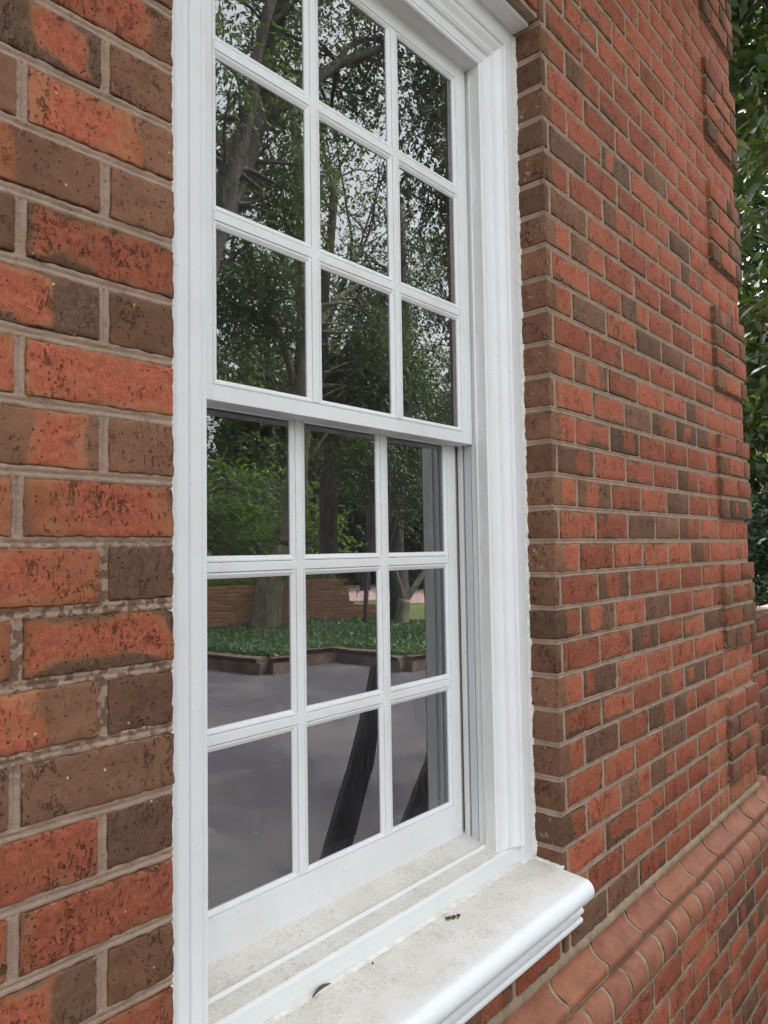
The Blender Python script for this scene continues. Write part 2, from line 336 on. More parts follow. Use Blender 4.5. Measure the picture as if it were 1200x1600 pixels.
M['pellet'] = plain('dark pellet', (0.03, 0.02, 0.015), rough=0.7)

# ------------------------------------------------------------------ object helpers
def mesh_from(name, verts, faces, smooth=True):
    me = bpy.data.meshes.new(name)
    me.from_pydata([tuple(v) for v in verts], [], faces); me.update()
    if smooth: me.polygons.foreach_set('use_smooth', [True] * len(me.polygons))
    return me
def link(name, me, material=None, parent=None, kind=None):
    if material is not None and not me.materials: me.materials.append(material)
    o = bpy.data.objects.new(name, me); col.objects.link(o)
    if parent is not None: o.parent = parent
    if kind: o['kind'] = kind
    return o
def thing(name, label, cat, loc=(0, 0, 0), group=None):
    o = bpy.data.objects.new(name, None); col.objects.link(o); o.location = loc; o.empty_display_size = 0.1
    o['label'] = label; o['category'] = cat
    if group: o['group'] = group
    return o
def tag(o, label, cat, group=None):
    o['label'] = label; o['category'] = cat
    if group: o['group'] = group
    return o
class MB:
    def __init__(s): s.v = []; s.f = []
    def add(s, v, f):
        n = len(s.v); s.v += list(v); s.f += [tuple(i + n for i in q) for q in f]
    def box(s, a, b):
        x0, y0, z0 = a; x1, y1, z1 = b
        s.add([(x0, y0, z0), (x1, y0, z0), (x1, y1, z0), (x0, y1, z0), (x0, y0, z1), (x1, y0, z1), (x1, y1, z1), (x0, y1, z1)],
              [(0, 3, 2, 1), (4, 5, 6, 7), (0, 1, 5, 4), (1, 2, 6, 5), (2, 3, 7, 6), (3, 0, 4, 7)])
    def bbox(s, a, b, r=0.0015):
        """box with chamfered edges"""
        v, f = rbox_data(b[0] - a[0], b[1] - a[1], b[2] - a[2], r, 1, 1, 1, 0)
        cx, cy, cz = (a[0] + b[0]) / 2, a[1], (a[2] + b[2]) / 2
        s.add([(p[0] + cx, p[1] + cy, p[2] + cz) for p in v], f)
    def tube(s, pts, rad, seg=8, cap=True):
        pts = [Vector(p) for p in pts]; n0 = len(s.v); up = Vector((0.13, 0.2, 0.97))
        for i, p in enumerate(pts):
            d = (pts[min(i + 1, len(pts) - 1)] - pts[max(i - 1, 0)]).normalized()
            a = d.cross(up if abs(d.dot(up)) < 0.95 else Vector((1, 0, 0))).normalized(); b = d.cross(a)
            for k in range(seg):
                t = 2 * math.pi * k / seg
                s.v.append(tuple(p + (a * math.cos(t) + b * math.sin(t)) * rad[i]))
        for i in range(len(pts) - 1):
            for k in range(seg):
                k2 = (k + 1) % seg
                s.f.append((n0 + i * seg + k, n0 + i * seg + k2, n0 + (i + 1) * seg + k2, n0 + (i + 1) * seg + k))
        if cap:
            s.f.append(tuple(n0 + k for k in range(seg))[::-1]); e = n0 + (len(pts) - 1) * seg; s.f.append(tuple(e + k for k in range(seg)))
    def build(s, name, material, parent=None, smooth=False, kind=None):
        return link(name, mesh_from(name, s.v, s.f, smooth), material, parent, kind)

def rbox_data(L, D, H, r, nx, ny, nz, amp, seed=0.0, freq=55):
    def ax(n, half):
        inner = [-half + r + (2 * half - 2 * r) * i / n for i in range(n + 1)]
        return [-half] + inner + [half]
    xs, ys, zs = ax(nx, L / 2), ax(ny, D / 2), ax(nz, H / 2)
    nX, nY, nZ = len(xs) - 1, len(ys) - 1, len(zs) - 1
    idx = {}; v = []; f = []
    def vid(i, j, k):
        key = (i, j, k)
        if key not in idx:
            p = Vector((xs[i], ys[j], zs[k]))
            c = Vector((max(-L / 2 + r, min(L / 2 - r, p.x)), max(-D / 2 + r, min(D / 2 - r, p.y)), max(-H / 2 + r, min(H / 2 - r, p.z))))
            d = p - c; q = c + d.normalized() * r if d.length > 1e-9 else p
            if amp:
                s = Vector((seed * 7.3, seed * 3.1, seed * 5.7))
                q = q + Vector((noise.noise(q * freq + s), noise.noise(q * freq + s + Vector((9, 0, 0))), noise.noise(q * freq + s + Vector((0, 9, 0))))) * amp
            idx[key] = len(v); v.append((q.x, q.y + D / 2, q.z))
        return idx[key]
    for i in range(nX):
        for k in range(nZ):
            f.append((vid(i, 0, k), vid(i + 1, 0, k), vid(i + 1, 0, k + 1), vid(i, 0, k + 1)))
            if not amp: f.append((vid(i, nY, k), vid(i, nY, k + 1), vid(i + 1, nY, k + 1), vid(i + 1, nY, k)))
    for i in range(nX):
        for j in range(nY):
            f.append((vid(i, j, 0), vid(i, j + 1, 0), vid(i + 1, j + 1, 0), vid(i + 1, j, 0)))
            f.append((vid(i, j, nZ), vid(i + 1, j, nZ), vid(i + 1, j + 1, nZ), vid(i, j + 1, nZ)))
    for j in range(nY):
        for k in range(nZ):
            f.append((vid(0, j, k), vid(0, j, k + 1), vid(0, j + 1, k + 1), vid(0, j + 1, k)))
            f.append((vid(nX, j, k), vid(nX, j + 1, k), vid(nX, j + 1, k + 1), vid(nX, j, k + 1)))
    return v, f

_bc = {}
def brick_mesh(L, H, D, res, mt='brick'):
    var = random.randrange(7); key = (round(L, 3), round(H, 3), round(D, 3), res, var, mt)
    if key not in _bc:
        if res == 2: v, f = rbox_data(L, D, H, 0.0022, max(3, int(L / 0.008)), 3, 8, 0.0027, var + L * 100, 85)
        elif res == 1: v, f = rbox_data(L, D, H, 0.0022, max(2, int(L / 0.016)), 2, 4, 0.0026, var + L * 100, 80)
        else: v, f = rbox_data(L, D, H, 0.003, 2, 1, 1, 0.0012, var + L * 100, 50)
        me = mesh_from('brick', v, f, True); me.materials.append(M[mt]); _bc[key] = me
    return _bc[key]

def rand_color():
    """(u0, u1, dark, 1) : extent of the red core along the brick, darkness of its flashed border"""
    t = random.random()
    if t < 0.50: return (random.uniform(0.0, 0.08), random.uniform(0.92, 1.0), random.uniform(0.5, 0.85), 1)
    if t < 0.72: return (random.uniform(0.0, 0.1), random.uniform(0.86, 1.0), random.uniform(0.0, 0.4), 1)
    if t < 0.82: a = random.uniform(0.1, 0.5); return (a, a + random.uniform(0.15, 0.4), random.uniform(0.5, 0.95), 1)
    if t < 0.90: a = random.uniform(0.4, 0.7); return (a, 1.0, random.uniform(0.4, 0.9), 1)
    if t < 0.965: return (1.6, 1.6, random.uniform(0.1, 0.6), 1)
    return (1.6, 1.6, random.uniform(0.6, 0.85), 1)
BROWN = lambda d=0.4: (1.7, 1.7, d, 1)

def put_brick(name, x0, x1, zc, parent, y=0.0, H=C - JT, D=0.09, res=1, color=None, mt='brick', jit=0.0012):
    L = x1 - x0
    me = brick_mesh(L, H, D, res, mt)
    o = bpy.data.objects.new(name, me); col.objects.link(o); o.parent = parent
    o.location = ((x0 + x1) / 2 + random.uniform(-0.001, 0.001), y + random.uniform(-jit, jit * 0.4), zc + random.uniform(-0.001, 0.001))
    o.rotation_euler = (random.uniform(-0.008, 0.008), random.uniform(-0.006, 0.006), random.uniform(-0.005, 0.005))
    o.color = color or rand_color()
    return o

# ------------------------------------------------------------------ ground
def sheet(name, pts, z, material, kind='structure'):
    me = mesh_from(name, [(x, y, z) for x, y in pts], [tuple(range(len(pts)))], False)
    return link(name, me, material, kind=kind)
sheet('ground', [(-120, -160), (160, -160), (160, 120), (-120, 120)], GZ - 0.012, M['lawn'])
sheet('car_park', [(-30, -13.2), (8.4, -13.2), (8.4, -12.4), (13.5, -7.6), (16, -5.0), (16, -0.1), (-30, -0.1)], GZ, M['asphalt'])
sheet('path', [(1.0, -4.0), (2.52, -4.0), (2.12, -1.55), (1.9, -0.1), (0.4, -0.1)], GZ + 0.005, M['concrete'])
sheet('road', [(9.0, -26.0), (13.8, -20.0), (17.0, -16.6), (24.0, -10.5), (34, -14), (30.5, -19.5), (27.5, -22.8), (22, -28), (14, -36)], GZ + 0.004, M['road'])

# ------------------------------------------------------------------ brick building
bld = thing('brick_building', 'red brick house wall with pale mortar joints around the white window', 'building')
core = MB()
core.box((-0.70, 0.0075, GZ), (-0.006, 0.32, 2.36))
core.box((XR + 0.006, 0.0075, GZ), (XE - 0.01, 0.32, 2.36))
core.box((-0.006, 0.0075, ZT + 0.012), (XR + 0.006, 0.32, 2.36))
core.box((-0.006, 0.0075, GZ), (XR + 0.006, 0.32, -0.80))
core.build('mortar', M['mortar'], bld)

# grapevine joints: raised strips between the bricks
def strip(mb, p0, p1, axis, w=JT / 2 + 0.002, face='front', step=0.012):
    """joint bead from p0 to p1 (front: plane Y=0, normal -Y)."""
    p0, p1 = Vector(p0), Vector(p1); L = (p1 - p0).length; n = max(1, int(L / step)); d = (p1 - p0) / n
    side = Vector((0, 0, 1)) if axis != 'z' else (Vector((1, 0, 0)) if face == 'front' else Vector((0, 1, 0)))
    out = Vector((0, -1, 0)) if face == 'front' else Vector((-1, 0, 0))
    prof = [(-w, -0.0062), (-w * 0.62, -0.0020), (-w * 0.2, -0.0028), (0.0, -0.0044), (w * 0.22, -0.0026), (w * 0.65, -0.0016), (w, -0.0060)]
    vs = []; fs = []; k = len(prof)
    for i in range(n + 1):
        p = p0 + d * i
        for a, h in prof:
            q = p * 38; nn = noise.noise(q + Vector((a * 300, 0, 0))) * 0.0012; n2 = noise.noise(p * 14) * 0.0012
            vs.append(tuple(p + side * (a * (1 + noise.noise(q * 2) * 0.3) + n2) + out * (h + nn)))
    for i in range(n):
        for j in range(k - 1): fs.append((i * k + j, (i + 1) * k + j, (i + 1) * k + j + 1, i * k + j + 1))
    mb.add(vs, fs)
joints = MB(); joints2 = MB()

cand = []   # (distance, args)
def wall_brick(x0, x1, k, res, color=None):
    zc = (k + 0.5) * C; d = (Vector(((x0 + x1) / 2, 0, zc)) - CAM).length
    vis = not (x1 < -0.24 or (x0 < 0 and (zc > 0.78 or zc < -0.72)) or zc > 2.32)
    cand.append(((0 if vis else 100) + d, x0, x1, zc, res, color))

LEFT = {  # row -> colours, right-hand brick first
 9: [(1.7, 1.7, .3, 1), (0, .5, .3, 1)], 8: [(.25, .72, .45, 1), BROWN(.3)], 7: [BROWN(.25), (.58, .86, .98, 1)],
 6: [(.10, .62, .12, 1), BROWN(.2)], 5: [BROWN(.45), (-.2, .38, .5, 1)], 4: [(.09, .95, .85, 1), BROWN(.4)],
 3: [BROWN(.62), (.40, .62, .95, 1)], 2: [(.02, 1.0, .0, 1), (.6, 1, .1, 1)], 1: [BROWN(.5), (.62, .85, .6, 1)],
 0: [(.16, .86, .1, 1), (.1, .9, .1, 1)], -1: [BROWN(.85), (-.1, .93, .3, 1)], -2: [(.06, .92, .9, 1), (.3, .9, .3, 1)],
 -3: [BROWN(.7), (-.1, .55, .5, 1)], -4: [BROWN(.72), BROWN(.5)], -5: [BROWN(.78), (.0, .95, .3, 1)],
 -6: [(.12, .95, .35, 1), (.5, .9, .2, 1)], -7: [BROWN(.4), (.35, .66, .8, 1)], -8: [(.5, .9, .3, 1), BROWN(.5)]}
for k in range(-12, 29):
    z0 = k * C
    # left of the window
    edges = [0.0]; x = -0.2020 if k % 2 == 0 else -0.0985
    while x > -0.62: edges.append(x); x -= 0.2035
    cl = LEFT.get(k, [])
    for i in range(len(edges) - 1):
        a = edges[i + 1] + JT / 2; b = edges[i] - (JT / 2 if i else 0.0)
        if k < 16 or a > -9: wall_brick(a, b, k, 2 if a > -0.45 and -10 <= k <= 11 else 0, cl[i] if i < len(cl) else None)
        strip(joints, (edges[i + 1], 0, z0 + 0.003), (edges[i + 1], 0, z0 + C - 0.003), 'z', step=0.01)
    strip(joints, (-0.62, 0, z0), (0.0, 0, z0), 'x', step=0.007 if abs(k) < 12 else 0.03)
    # right of the window
    first = 0.0299 if k % 2 == 0 else 0.1334
    quo = (k + 11) % 6 < 4 and k >= -11
    xe = 2.330 if quo else XE
    dk = random.choice([.25, .35, .45, .5, .6, .62, .8])
    j = put_brick('jamb_brick', XR, XR + first - JT / 2, z0 + C / 2, bld, D=0.100, res=1 if k < 17 else 0,
                  color=(0.45 if k % 2 else 1.4, 1.2, dk, 1)) if k <= 16 else None
    if k > 16: wall_brick(XR, XR + first - JT / 2, k, 0)
    x = XR + first
    strip(joints, (x, 0, z0 + 0.003), (x, 0, z0 + C - 0.003), 'z')
    while x < xe - 0.03:
        x2 = min(x + MOD, xe)
        if xe - x2 < 0.05: x2 = xe
        last = x2 >= xe - 1e-6
        wall_brick(x + JT / 2, x2 - (0.0 if last and not quo else JT / 2), k, 1 if x < 1.7 else 0)
        if not last or quo: strip(joints, (x2, 0, z0 + 0.003), (x2, 0, z0 + C - 0.003), 'z', step=0.02)
        x = x2
    strip(joints, (XR - 0.001, 0, z0), (xe, 0, z0), 'x', step=0.010 if k < 17 else 0.02)
    if k <= 16: strip(joints, (XR, -0.001, z0), (XR, 0.085, z0), 'y', face='side')
    # above the window
    if k >= 19:
        x = 0.0
        x = -0.0 + (0.1 if k % 2 else 0.0); px = 0.0
        while px < XR:
            nx = min(px + (MOD if px > 0 or k % 2 == 0 else MOD / 2), XR)
            wall_brick(px + JT / 2, nx - JT / 2, k, 0); px = nx
        strip(joints, (0, 0, z0), (XR, 0, z0), 'x', step=0.05)
cand.sort(key=lambda t: t[0])
for i, (d, x0, x1, zc, res, color) in enumerate(cand):
    if i < 284: put_brick('brick', x0, x1, zc, bld, res=res, color=color, mt='brick' if x0 < 0 else 'wall_brick')
rest = MB()
for (d, x0, x1, zc, res, color) in cand[284:]:
    v, f = rbox_data(x1 - x0, 0.09, C - JT, 0.003, 2, 1, 1, 0.0012, d * 9)
    yj = random.uniform(-0.0012, 0.0005); rest.add([(p[0] + (x0 + x1) / 2, p[1] + yj, p[2] + zc) for p in v], f)
ro = rest.build('bricks', M['wall_brick'], bld, True, 'stuff'); ro.color = (-9, 9, 0.3, 1)
joints.build('mortar_joints', M['mortar'], bld, True)

for k in (-12, -11):
    x = 0.0 if k % 2 == 0 else 0.1045
    if k % 2: put_brick('brick', 0.008, 0.1045 - JT / 2, (k + .5) * C, bld)
    while x < XR - 0.02:
        nx = min(x + MOD, XR - (0.0 if k % 2 else 0.0)); put_brick('brick', x + JT / 2, nx - JT / 2, (k + .5) * C, bld); strip(joints2, (nx, 0, k * C), (nx, 0, k * C + C), 'z'); x = nx
    strip(joints2, (0, 0, k * C + C), (XR, 0, k * C + C), 'x')
joints2.build('sill_joints', M['mortar'], bld, True)
# soldier course over the window
n = 13; wd = XR / n
for i in range(n):
    put_brick('soldier_brick', i * wd + 0.004, (i + 1) * wd - 0.004, ZT + 0.022 + 0.105, bld, H=0.205, D=0.09, res=1, color=(0.1, 0.9, random.uniform(0, .6), 1))
lin = MB(); lin.bbox((0.002, 0.030, ZT), (XR - 0.002, 0.12, ZT + 0.011), 0.002); lin.build('lintel', M['paint'], bld, True)

# unseen roof overhang, added to block overhead sky light on the wall
ev = MB(); ev.box((-0.9, -0.62, 2.46), (XE + 0.02, 0.32, 2.49)); ev.box((-0.9, -0.645, 2.44), (XE + 0.02, -0.62, 2.62)); ev.box((-0.9, -0.004, 2.36), (XE, 0.3, 2.46))
ev.build('shading_eaves', M['paint_frame'], bld)
rf = MB(); rf.add([(-0.9, -0.68, 2.61), (XE + 0.04, -0.68, 2.61), (XE + 0.04, 3.6, 4.6), (-0.9, 3.6, 4.6), (-0.9, -0.68, 2.58), (XE + 0.04, -0.68, 2.58), (XE + 0.04, 3.6, 4.57), (-0.9, 3.6, 4.57)], [(0, 1, 2, 3), (7, 6, 5, 4), (0, 4, 5, 1), (1, 5, 6, 2), (2, 6, 7, 3), (3, 7, 4, 0)])
rf.build('shading_roof', M['dark'], bld)

# quoins
for q in range(-11, 26, 6):
    za, zb = q * C, (q + 4) * C
    qm = MB(); qm.box((2.336, -0.009, za + 0.006), (2.699, 0.02, zb - 0.006)); qo = qm.build('quoin', M['mortar'], bld)
    for rr in range(4):
        zc = za + (rr + 0.5) * C
        cuts = [2.330, 2.330 + 0.205, 2.707] if (q + rr) % 2 == 0 else [2.330, 2.330 + 0.098, 2.330 + 0.300, 2.707]
        for i in range(len(cuts) - 1):
            a = cuts[i] + (JT / 2 if i else 0); b = cuts[i + 1] - (JT / 2 if i < len(cuts) - 2 else 0)
            brown = (i in (0, len(cuts) - 2)) and len(cuts) == 4
            put_brick('brick', a, b, zc, qo, y=-0.015, D=0.11, res=0, color=BROWN(random.uniform(.2, .7)) if brown else rand_color(), mt='wall_brick')

# water table: cavetto course and bullnose course
def prof_brick(prof, L, amp, seed):
    """extrude a closed (y,z) profile along x with a small bevel at the ends"""
    n = max(2, int(L / 0.03)); xs = [-L / 2, -L / 2 + 0.003] + [-L / 2 + 0.003 + (L - 0.006) * i / n for i in range(1, n)] + [L / 2 - 0.003, L / 2]
    cy = sum(p[0] for p in prof) / len(prof); cz = sum(p[1] for p in prof) / len(prof); v = []; f = []; k = len(prof)
    for i, x in enumerate(xs):
        s = 0.94 if i in (0, len(xs) - 1) else 1.0
        for y, z in prof:
            yy, zz = cy + (y - cy) * s, cz + (z - cz) * s
            q = Vector((x, yy, zz)) * 45 + Vector((seed * 4.1, 0, 0))
            v.append((x, yy + noise.noise(q) * amp, zz + noise.noise(q + Vector((5, 5, 5))) * amp))
    for i in range(len(xs) - 1):
        for j in range(k): f.append((i * k + j, i * k + (j + 1) % k, (i + 1) * k + (j + 1) % k, (i + 1) * k + j))
    f.append(tuple(range(k))); f.append(tuple((len(xs) - 1) * k + j for j in range(k))[::-1])
    return v, f
ZW = -12 * C
cav = [(0.06, ZW - 0.004), (0.003, ZW - 0.004), (-0.001, ZW - 0.010), (-0.003, ZW - 0.022), (-0.009, ZW - 0.034), (-0.020, ZW - 0.044), (-0.034, ZW - 0.051), (-0.046, ZW - 0.055),
       (-0.049, ZW - 0.058), (-0.049, ZW - 0.074), (-0.046, ZW - 0.077), (0.06, ZW - 0.077)]
bul = [(0.05, ZW - 0.087), (-0.040, ZW - 0.087), (-0.052, ZW - 0.089), (-0.063, ZW - 0.095), (-0.072, ZW - 0.105), (-0.078, ZW - 0.118), (-0.080, ZW - 0.132), (-0.080, ZW - 0.152),
       (-0.077, ZW - 0.157), (0.05, ZW - 0.157)]
def inset(prof, d): return [(y + d, z - d * 0.8) for y, z in prof]
wm = MB()
for prof, L in ((cav, 1), (bul, 1)):
    v, f = prof_brick(inset(prof, 0.0022), XE + 0.7 + 0.03, 0.0005, 2); cx = (XE + 0.03 - 0.7) / 2
    wm.add([(p[0] + cx, p[1], p[2]) for p in v], f)
wm.box((-0.7, -0.044, ZW - 0.090), (XE, 0.05, ZW - 0.074))
wm.box((-0.7, -0.072, GZ), (XE, 0.05, ZW - 0.154))
wm.build('water_table_mortar', M['mortar_old'], bld, True)
dn = lambda pr: [(y, z - ZW) for y, z in pr]
vars_c = [mesh_from('moulded_brick', *prof_brick(dn(cav), MOD - 0.014, 0.0030, i)) for i in range(5)]
vars_b = [mesh_from('bullnose_brick', *prof_brick(dn(bul), MOD / 2 - 0.014, 0.0028, i)) for i in range(6)]
for me in vars_c + vars_b: me.materials.append(M['moulded'])
x = 0.9690 - MOD * 7
while x < XE:
    o = bpy.data.objects.new('moulded_brick', random.choice(vars_c)); col.objects.link(o); o.parent = bld
    o.location = (x + MOD / 2, random.uniform(-0.0015, 0.0003), ZW + random.uniform(-0.001, 0.001)); o.rotation_euler = (0, random.uniform(-.004, .004), random.uniform(-.005, .005)); x += MOD
x = 1.134 - 0.1045 * 15
while x < XE:
    o = bpy.data.objects.new('bullnose_brick', random.choice(vars_b)); col.objects.link(o); o.parent = bld
    o.location = (x + 0.052, random.uniform(-0.0015, 0.0003), ZW + random.uniform(-0.001, 0.001)); o.rotation_euler = (0, random.uniform(-.008, .008), random.uniform(-.010, .010)); x += 0.1045
# smeared mortar on the top ledge of the water table
led = MB(); n = 170
for i in range(n + 1):
    X = -0.5 + (XE + 0.5) * i / n; q = Vector((X * 30, 0, 0)); a = 0.008 + 0.006 * noise.noise(q); b = 0.006 + 0.006 * noise.noise(q + Vector((0, 7, 0)))
    led.v += [(X, 0.004, ZW + 0.006 + b), (X, -0.003, ZW + 0.002 + b * 0.4), (X, -0.005 - a * 0.35, ZW - 0.008), (X, 0.002, ZW - 0.014 - a)]
    if i < n: led.f += [(i * 4 + j, i * 4 + j + 1, i * 4 + j + 5, i * 4 + j + 4) for j in range(3)]
led.build('ledge_mortar', M['mortar_old'], bld, True)
# plinth below
ZP = ZW - 0.163; pj = MB()
for r in range(8):
    zt = ZP - r * C; off = 0.0 if r % 2 else MOD / 2
    x = 0.45 + off - MOD
    while x < XE - 0.02:
        put_brick('plinth_brick', x + JT / 2, min(x + MOD - JT / 2, XE), zt - C / 2, bld, y=-0.078, D=0.09, res=0 if x > 1.9 else 1, mt='wall_brick')
        strip(pj, (x, -0.078, zt - C), (x, -0.078, zt), 'z', step=0.02); x += MOD
    strip(pj, (0.2, -0.078, zt), (XE, -0.078, zt), 'x', step=0.02)
pj.build('plinth_joints', M['mortar_old'], bld, True)

# ------------------------------------------------------------------ garden wall at the building's corner
gw = thing('garden_wall', 'low brown brick garden wall running on from the corner of the brick house', 'wall', (XE, 0, GZ))
gm = MB(); gm.box((0.02, 0.042, 0), (4.0, 0.2, -5 * C + C - GZ - 0.012)); gm.build('mortar', M['mortar_old'], gw)
for k in range(-22, -4):
    x = 0.03 + (0 if k % 2 else -0.1)
    while x < 1.6:
        a = max(x, 0.012)
        if x + MOD - JT - a > 0.03: put_brick('brick', a, x + MOD - JT, (k + 0.5) * C - GZ, gw, y=0.034, res=0, color=BROWN(random.uniform(.2, .8)) if random.random() < .55 else rand_color(), mt='garden_brick')
        x += MOD
lb = put_brick('brick', 0.016, 0.10, -3.5 * C - GZ, gw, y=0.030, res=0, color=BROWN(.1), mt='garden_brick'); lb['label'] = 'mortar-caked end brick standing above the wall top'

# ------------------------------------------------------------------ window
win = thing('sash_window', 'white nine-over-nine double-hung window set in the red brick wall', 'window', (0, 0, 0))
def sweep_U(prof, zb, zt, name, material, parent, seg=40):
    """profile [(w,y)] swept up the left side, over the head, down the right side, mitred corners"""
    v = []; f = []; k = len(prof)
    stations = [('L', zb + (zt - zb) * i / seg) for i in range(seg)] + [('C0', 0)] + [('H', i / 12) for i in range(1, 12)] + [('C1', 0)] + [('R', zb + (zt - zb) * (seg - 1 - i) / seg) for i in range(seg)]
    for s, t in stations:
        for w_, y in prof:
            jit = noise.noise(Vector((w_ * 200, t * 12, 3))) * 0.0003
            if s == 'L': p = (w_ + jit, y, min(t, zt - w_))
            elif s == 'R': p = (XR - w_ + jit, y, min(t, zt - w_))
            elif s == 'C0': p = (w_, y, zt - w_)
            elif s == 'C1': p = (XR - w_, y, zt - w_)
            else: p = (w_ + (XR - 2 * w_) * t, y, zt - w_)
            v.append(p)
    for i in range(len(stations) - 1):
        for j in range(k - 1): f.append((i * k + j, i * k + j + 1, (i + 1) * k + j + 1, (i + 1) * k + j))
    me = mesh_from(name, v, f, False)
    return link(name, me, material, parent)
mould = [(-0.004, 0.13), (-0.004, 0.078), (0.000, 0.0755), (0.044, 0.0755), (0.0465, 0.0775), (0.0475, 0.081), (0.0515, 0.0810), (0.0545, 0.0790), (0.058, 0.0785), (0.062, 0.0800),
         (0.068, 0.0840), (0.074, 0.0875), (0.0835, 0.0895), (0.0850, 0.0925), (0.0870, 0.0895), (0.0900, 0.0895), (0.0925, 0.0925), (0.0945, 0.0960), (0.108, 0.0985), (0.1135, 0.0990), (0.1145, 0.1015),
         (0.1165, 0.0995), (0.1235, 0.1000), (0.1258, 0.1025), (0.1260, 0.135)]
sweep_U(mould, -0.722, ZT - 0.001, 'brick_mould', M['paint'], win)
for side in (0, 1):
    pb = MB(); a, b = ((0.0, 0.052), (XR - 0.052, XR))[side]; pb.bbox((a, 0.0762, -0.7675), (b, 0.0915, -0.7215), 0.001); pb.build('mould_block', M['paint'], win)
# ragged caulk between the mould and the brick
ck = MB(); n = 260
for side in (0, 1):
    b0 = len(ck.v); n = 520
    for i in range(n + 1):
        z = -0.76 + (ZT + 0.755) * i / n; q = Vector((0, side * 5, z * 55)); a = 0.0012 + 0.0022 * abs(noise.noise(q * 0.35)) + 0.0018 * abs(noise.noise(q * 2.3)) + 0.005 * max(0, noise.noise(q * 0.6 + Vector((3, 3, 3))) - 0.3); y = 0.0728 - 0.002 * abs(noise.noise(q * 1.1)) - 0.002 * abs(noise.noise(q * 3.9)) - 0.006 * max(0, noise.noise(q * 0.5) - 0.25)
        X = (lambda t: XR - t) if side else (lambda t: t)
        ck.v += [(X(-0.002), y - 0.003, z), (X(a * 0.6), y, z), (X(a + 0.004), 0.0752, z), (X(a + 0.0045), 0.078, z)]
        if i < n: ck.f += [(b0 + i * 4 + j, b0 + i * 4 + j + 1, b0 + i * 4 + j + 5, b0 + i * 4 + j + 4) for j in range(3)]
ck.build('caulk', M['caulk'], win, True)
# jambs with parting bead, vinyl track and dark slot
W = 0.126; ZH = ZT - W - 0.001
for side in (0, 1):
    def X(t, side=side): return XR - W - t if side else W + t
    def bx(mb, ta, tb, y0, y1, z0, z1):
        a, b = sorted((X(ta), X(tb))); mb.bbox((a, y0, z0), (b, y1, z1), 0.0008)
    jm = MB(); bx(jm, -0.03, 0.0, 0.1022, 0.1300, -0.74, ZH + 0.03); bx(jm, -0.03, -0.002, 0.1335, 0.1500, -0.74, ZH + 0.03); jm.build('jamb', M['paint_frame'], win)
    bd = MB(); bd.tube([(X(-0.001), 0.1318, -0.72), (X(-0.001), 0.1318, ZH)], [0.0032, 0.0032], 10); bd.build('parting_bead', M['paint'], win, True)
    tr = MB(); bx(tr, -0.03, -0.003, 0.1525, 0.1715, -0.74, ZH); tr.build('track', M['liner'], win)
    ws = MB(); bx(ws, -0.03, -0.012, 0.1500, 0.20, -0.75, ZH); ws.build('weatherstrip', M['dark'], win)
    ji = MB(); bx(ji, -0.03, -0.001, 0.1770, 0.1900, -0.74, ZH); bx(ji, -0.03, 0.0, 0.20, 0.236, -0.74, ZH); ji.build('inner_jamb', M['paint_frame'], win)
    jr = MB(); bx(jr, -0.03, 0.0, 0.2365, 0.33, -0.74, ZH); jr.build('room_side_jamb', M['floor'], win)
hd = MB(); hd.bbox((W, 0.1022, ZH - 0.0005), (XR - W, 0.134, ZH + 0.03), 0.0008); hd.bbox((W, 0.135, ZH - 0.002), (XR - W, 0.33, ZH + 0.03), 0.0008); hd.build('head_jamb', M['paint_frame'], win)

def stick_frame(mb, x0, x1, z0, z1, f, g):
    prof = [(0.0, g + 0.001), (0.0006, g - 0.0020), (0.0035, f + 0.0030), (0.0065, f + 0.0012), (0.0092, f + 0.0014), (0.0098, f + 0.0050), (0.0108, f + 0.0006), (0.0120, f + 0.0002)]
    v = []; fc = []; k = len(prof)
    for cx, cz, sx, sz in ((x0, z0, -1, -1), (x1, z0, 1, -1), (x1, z1, 1, 1), (x0, z1, -1, 1)):
        for w_, y in prof: v.append((cx + sx * w_, y, cz + sz * w_))
    for i in range(4):
        for j in range(k - 1): a, b = i * k, ((i + 1) % 4) * k; fc.append((a + j, b + j, b + j + 1, a + j + 1))
    mb.add(v, fc)
def muntin(vert, c, a, b, f, g, back, dz=0.0):
    pr = [(-0.0200, g), (-0.0195, g - 0.002), (-0.0155, f + 0.0028), (-0.0125, f + 0.0012), (-0.0100, f + 0.0014), (-0.0092, f + 0.0052), (-0.0082, f + 0.0006), (-0.0070, f), (0.0070, f), (0.0082, f + 0.0006),
          (0.0092, f + 0.0052), (0.0100, f + 0.0014), (0.0125, f + 0.0012), (0.0155, f + 0.0028), (0.0195, g - 0.002), (0.0200, g), (0.0195, g + 0.004), (0.011, back - 0.004), (0.011, back), (-0.011, back), (-0.011, back - 0.004), (-0.0195, g + 0.004)]
    v = []; fc = []; k = len(pr); n = 14
    for i in range(n + 1):
        t = a + (b - a) * i / n
        for w_, y in pr:
            j = noise.noise(Vector((w_ * 150, t * 14, c * 7))) * 0.0004
            v.append((c + w_ + j, y + dz + j, t) if vert else (t, y + dz + j, c + w_ + j))
    for i in range(n):
        for j in range(k):
            q = (i * k + j, i * k + (j + 1) % k, (i + 1) * k + (j + 1) % k, (i + 1) * k + j)
            fc.append(q if vert else q[::-1])
    return v, fc
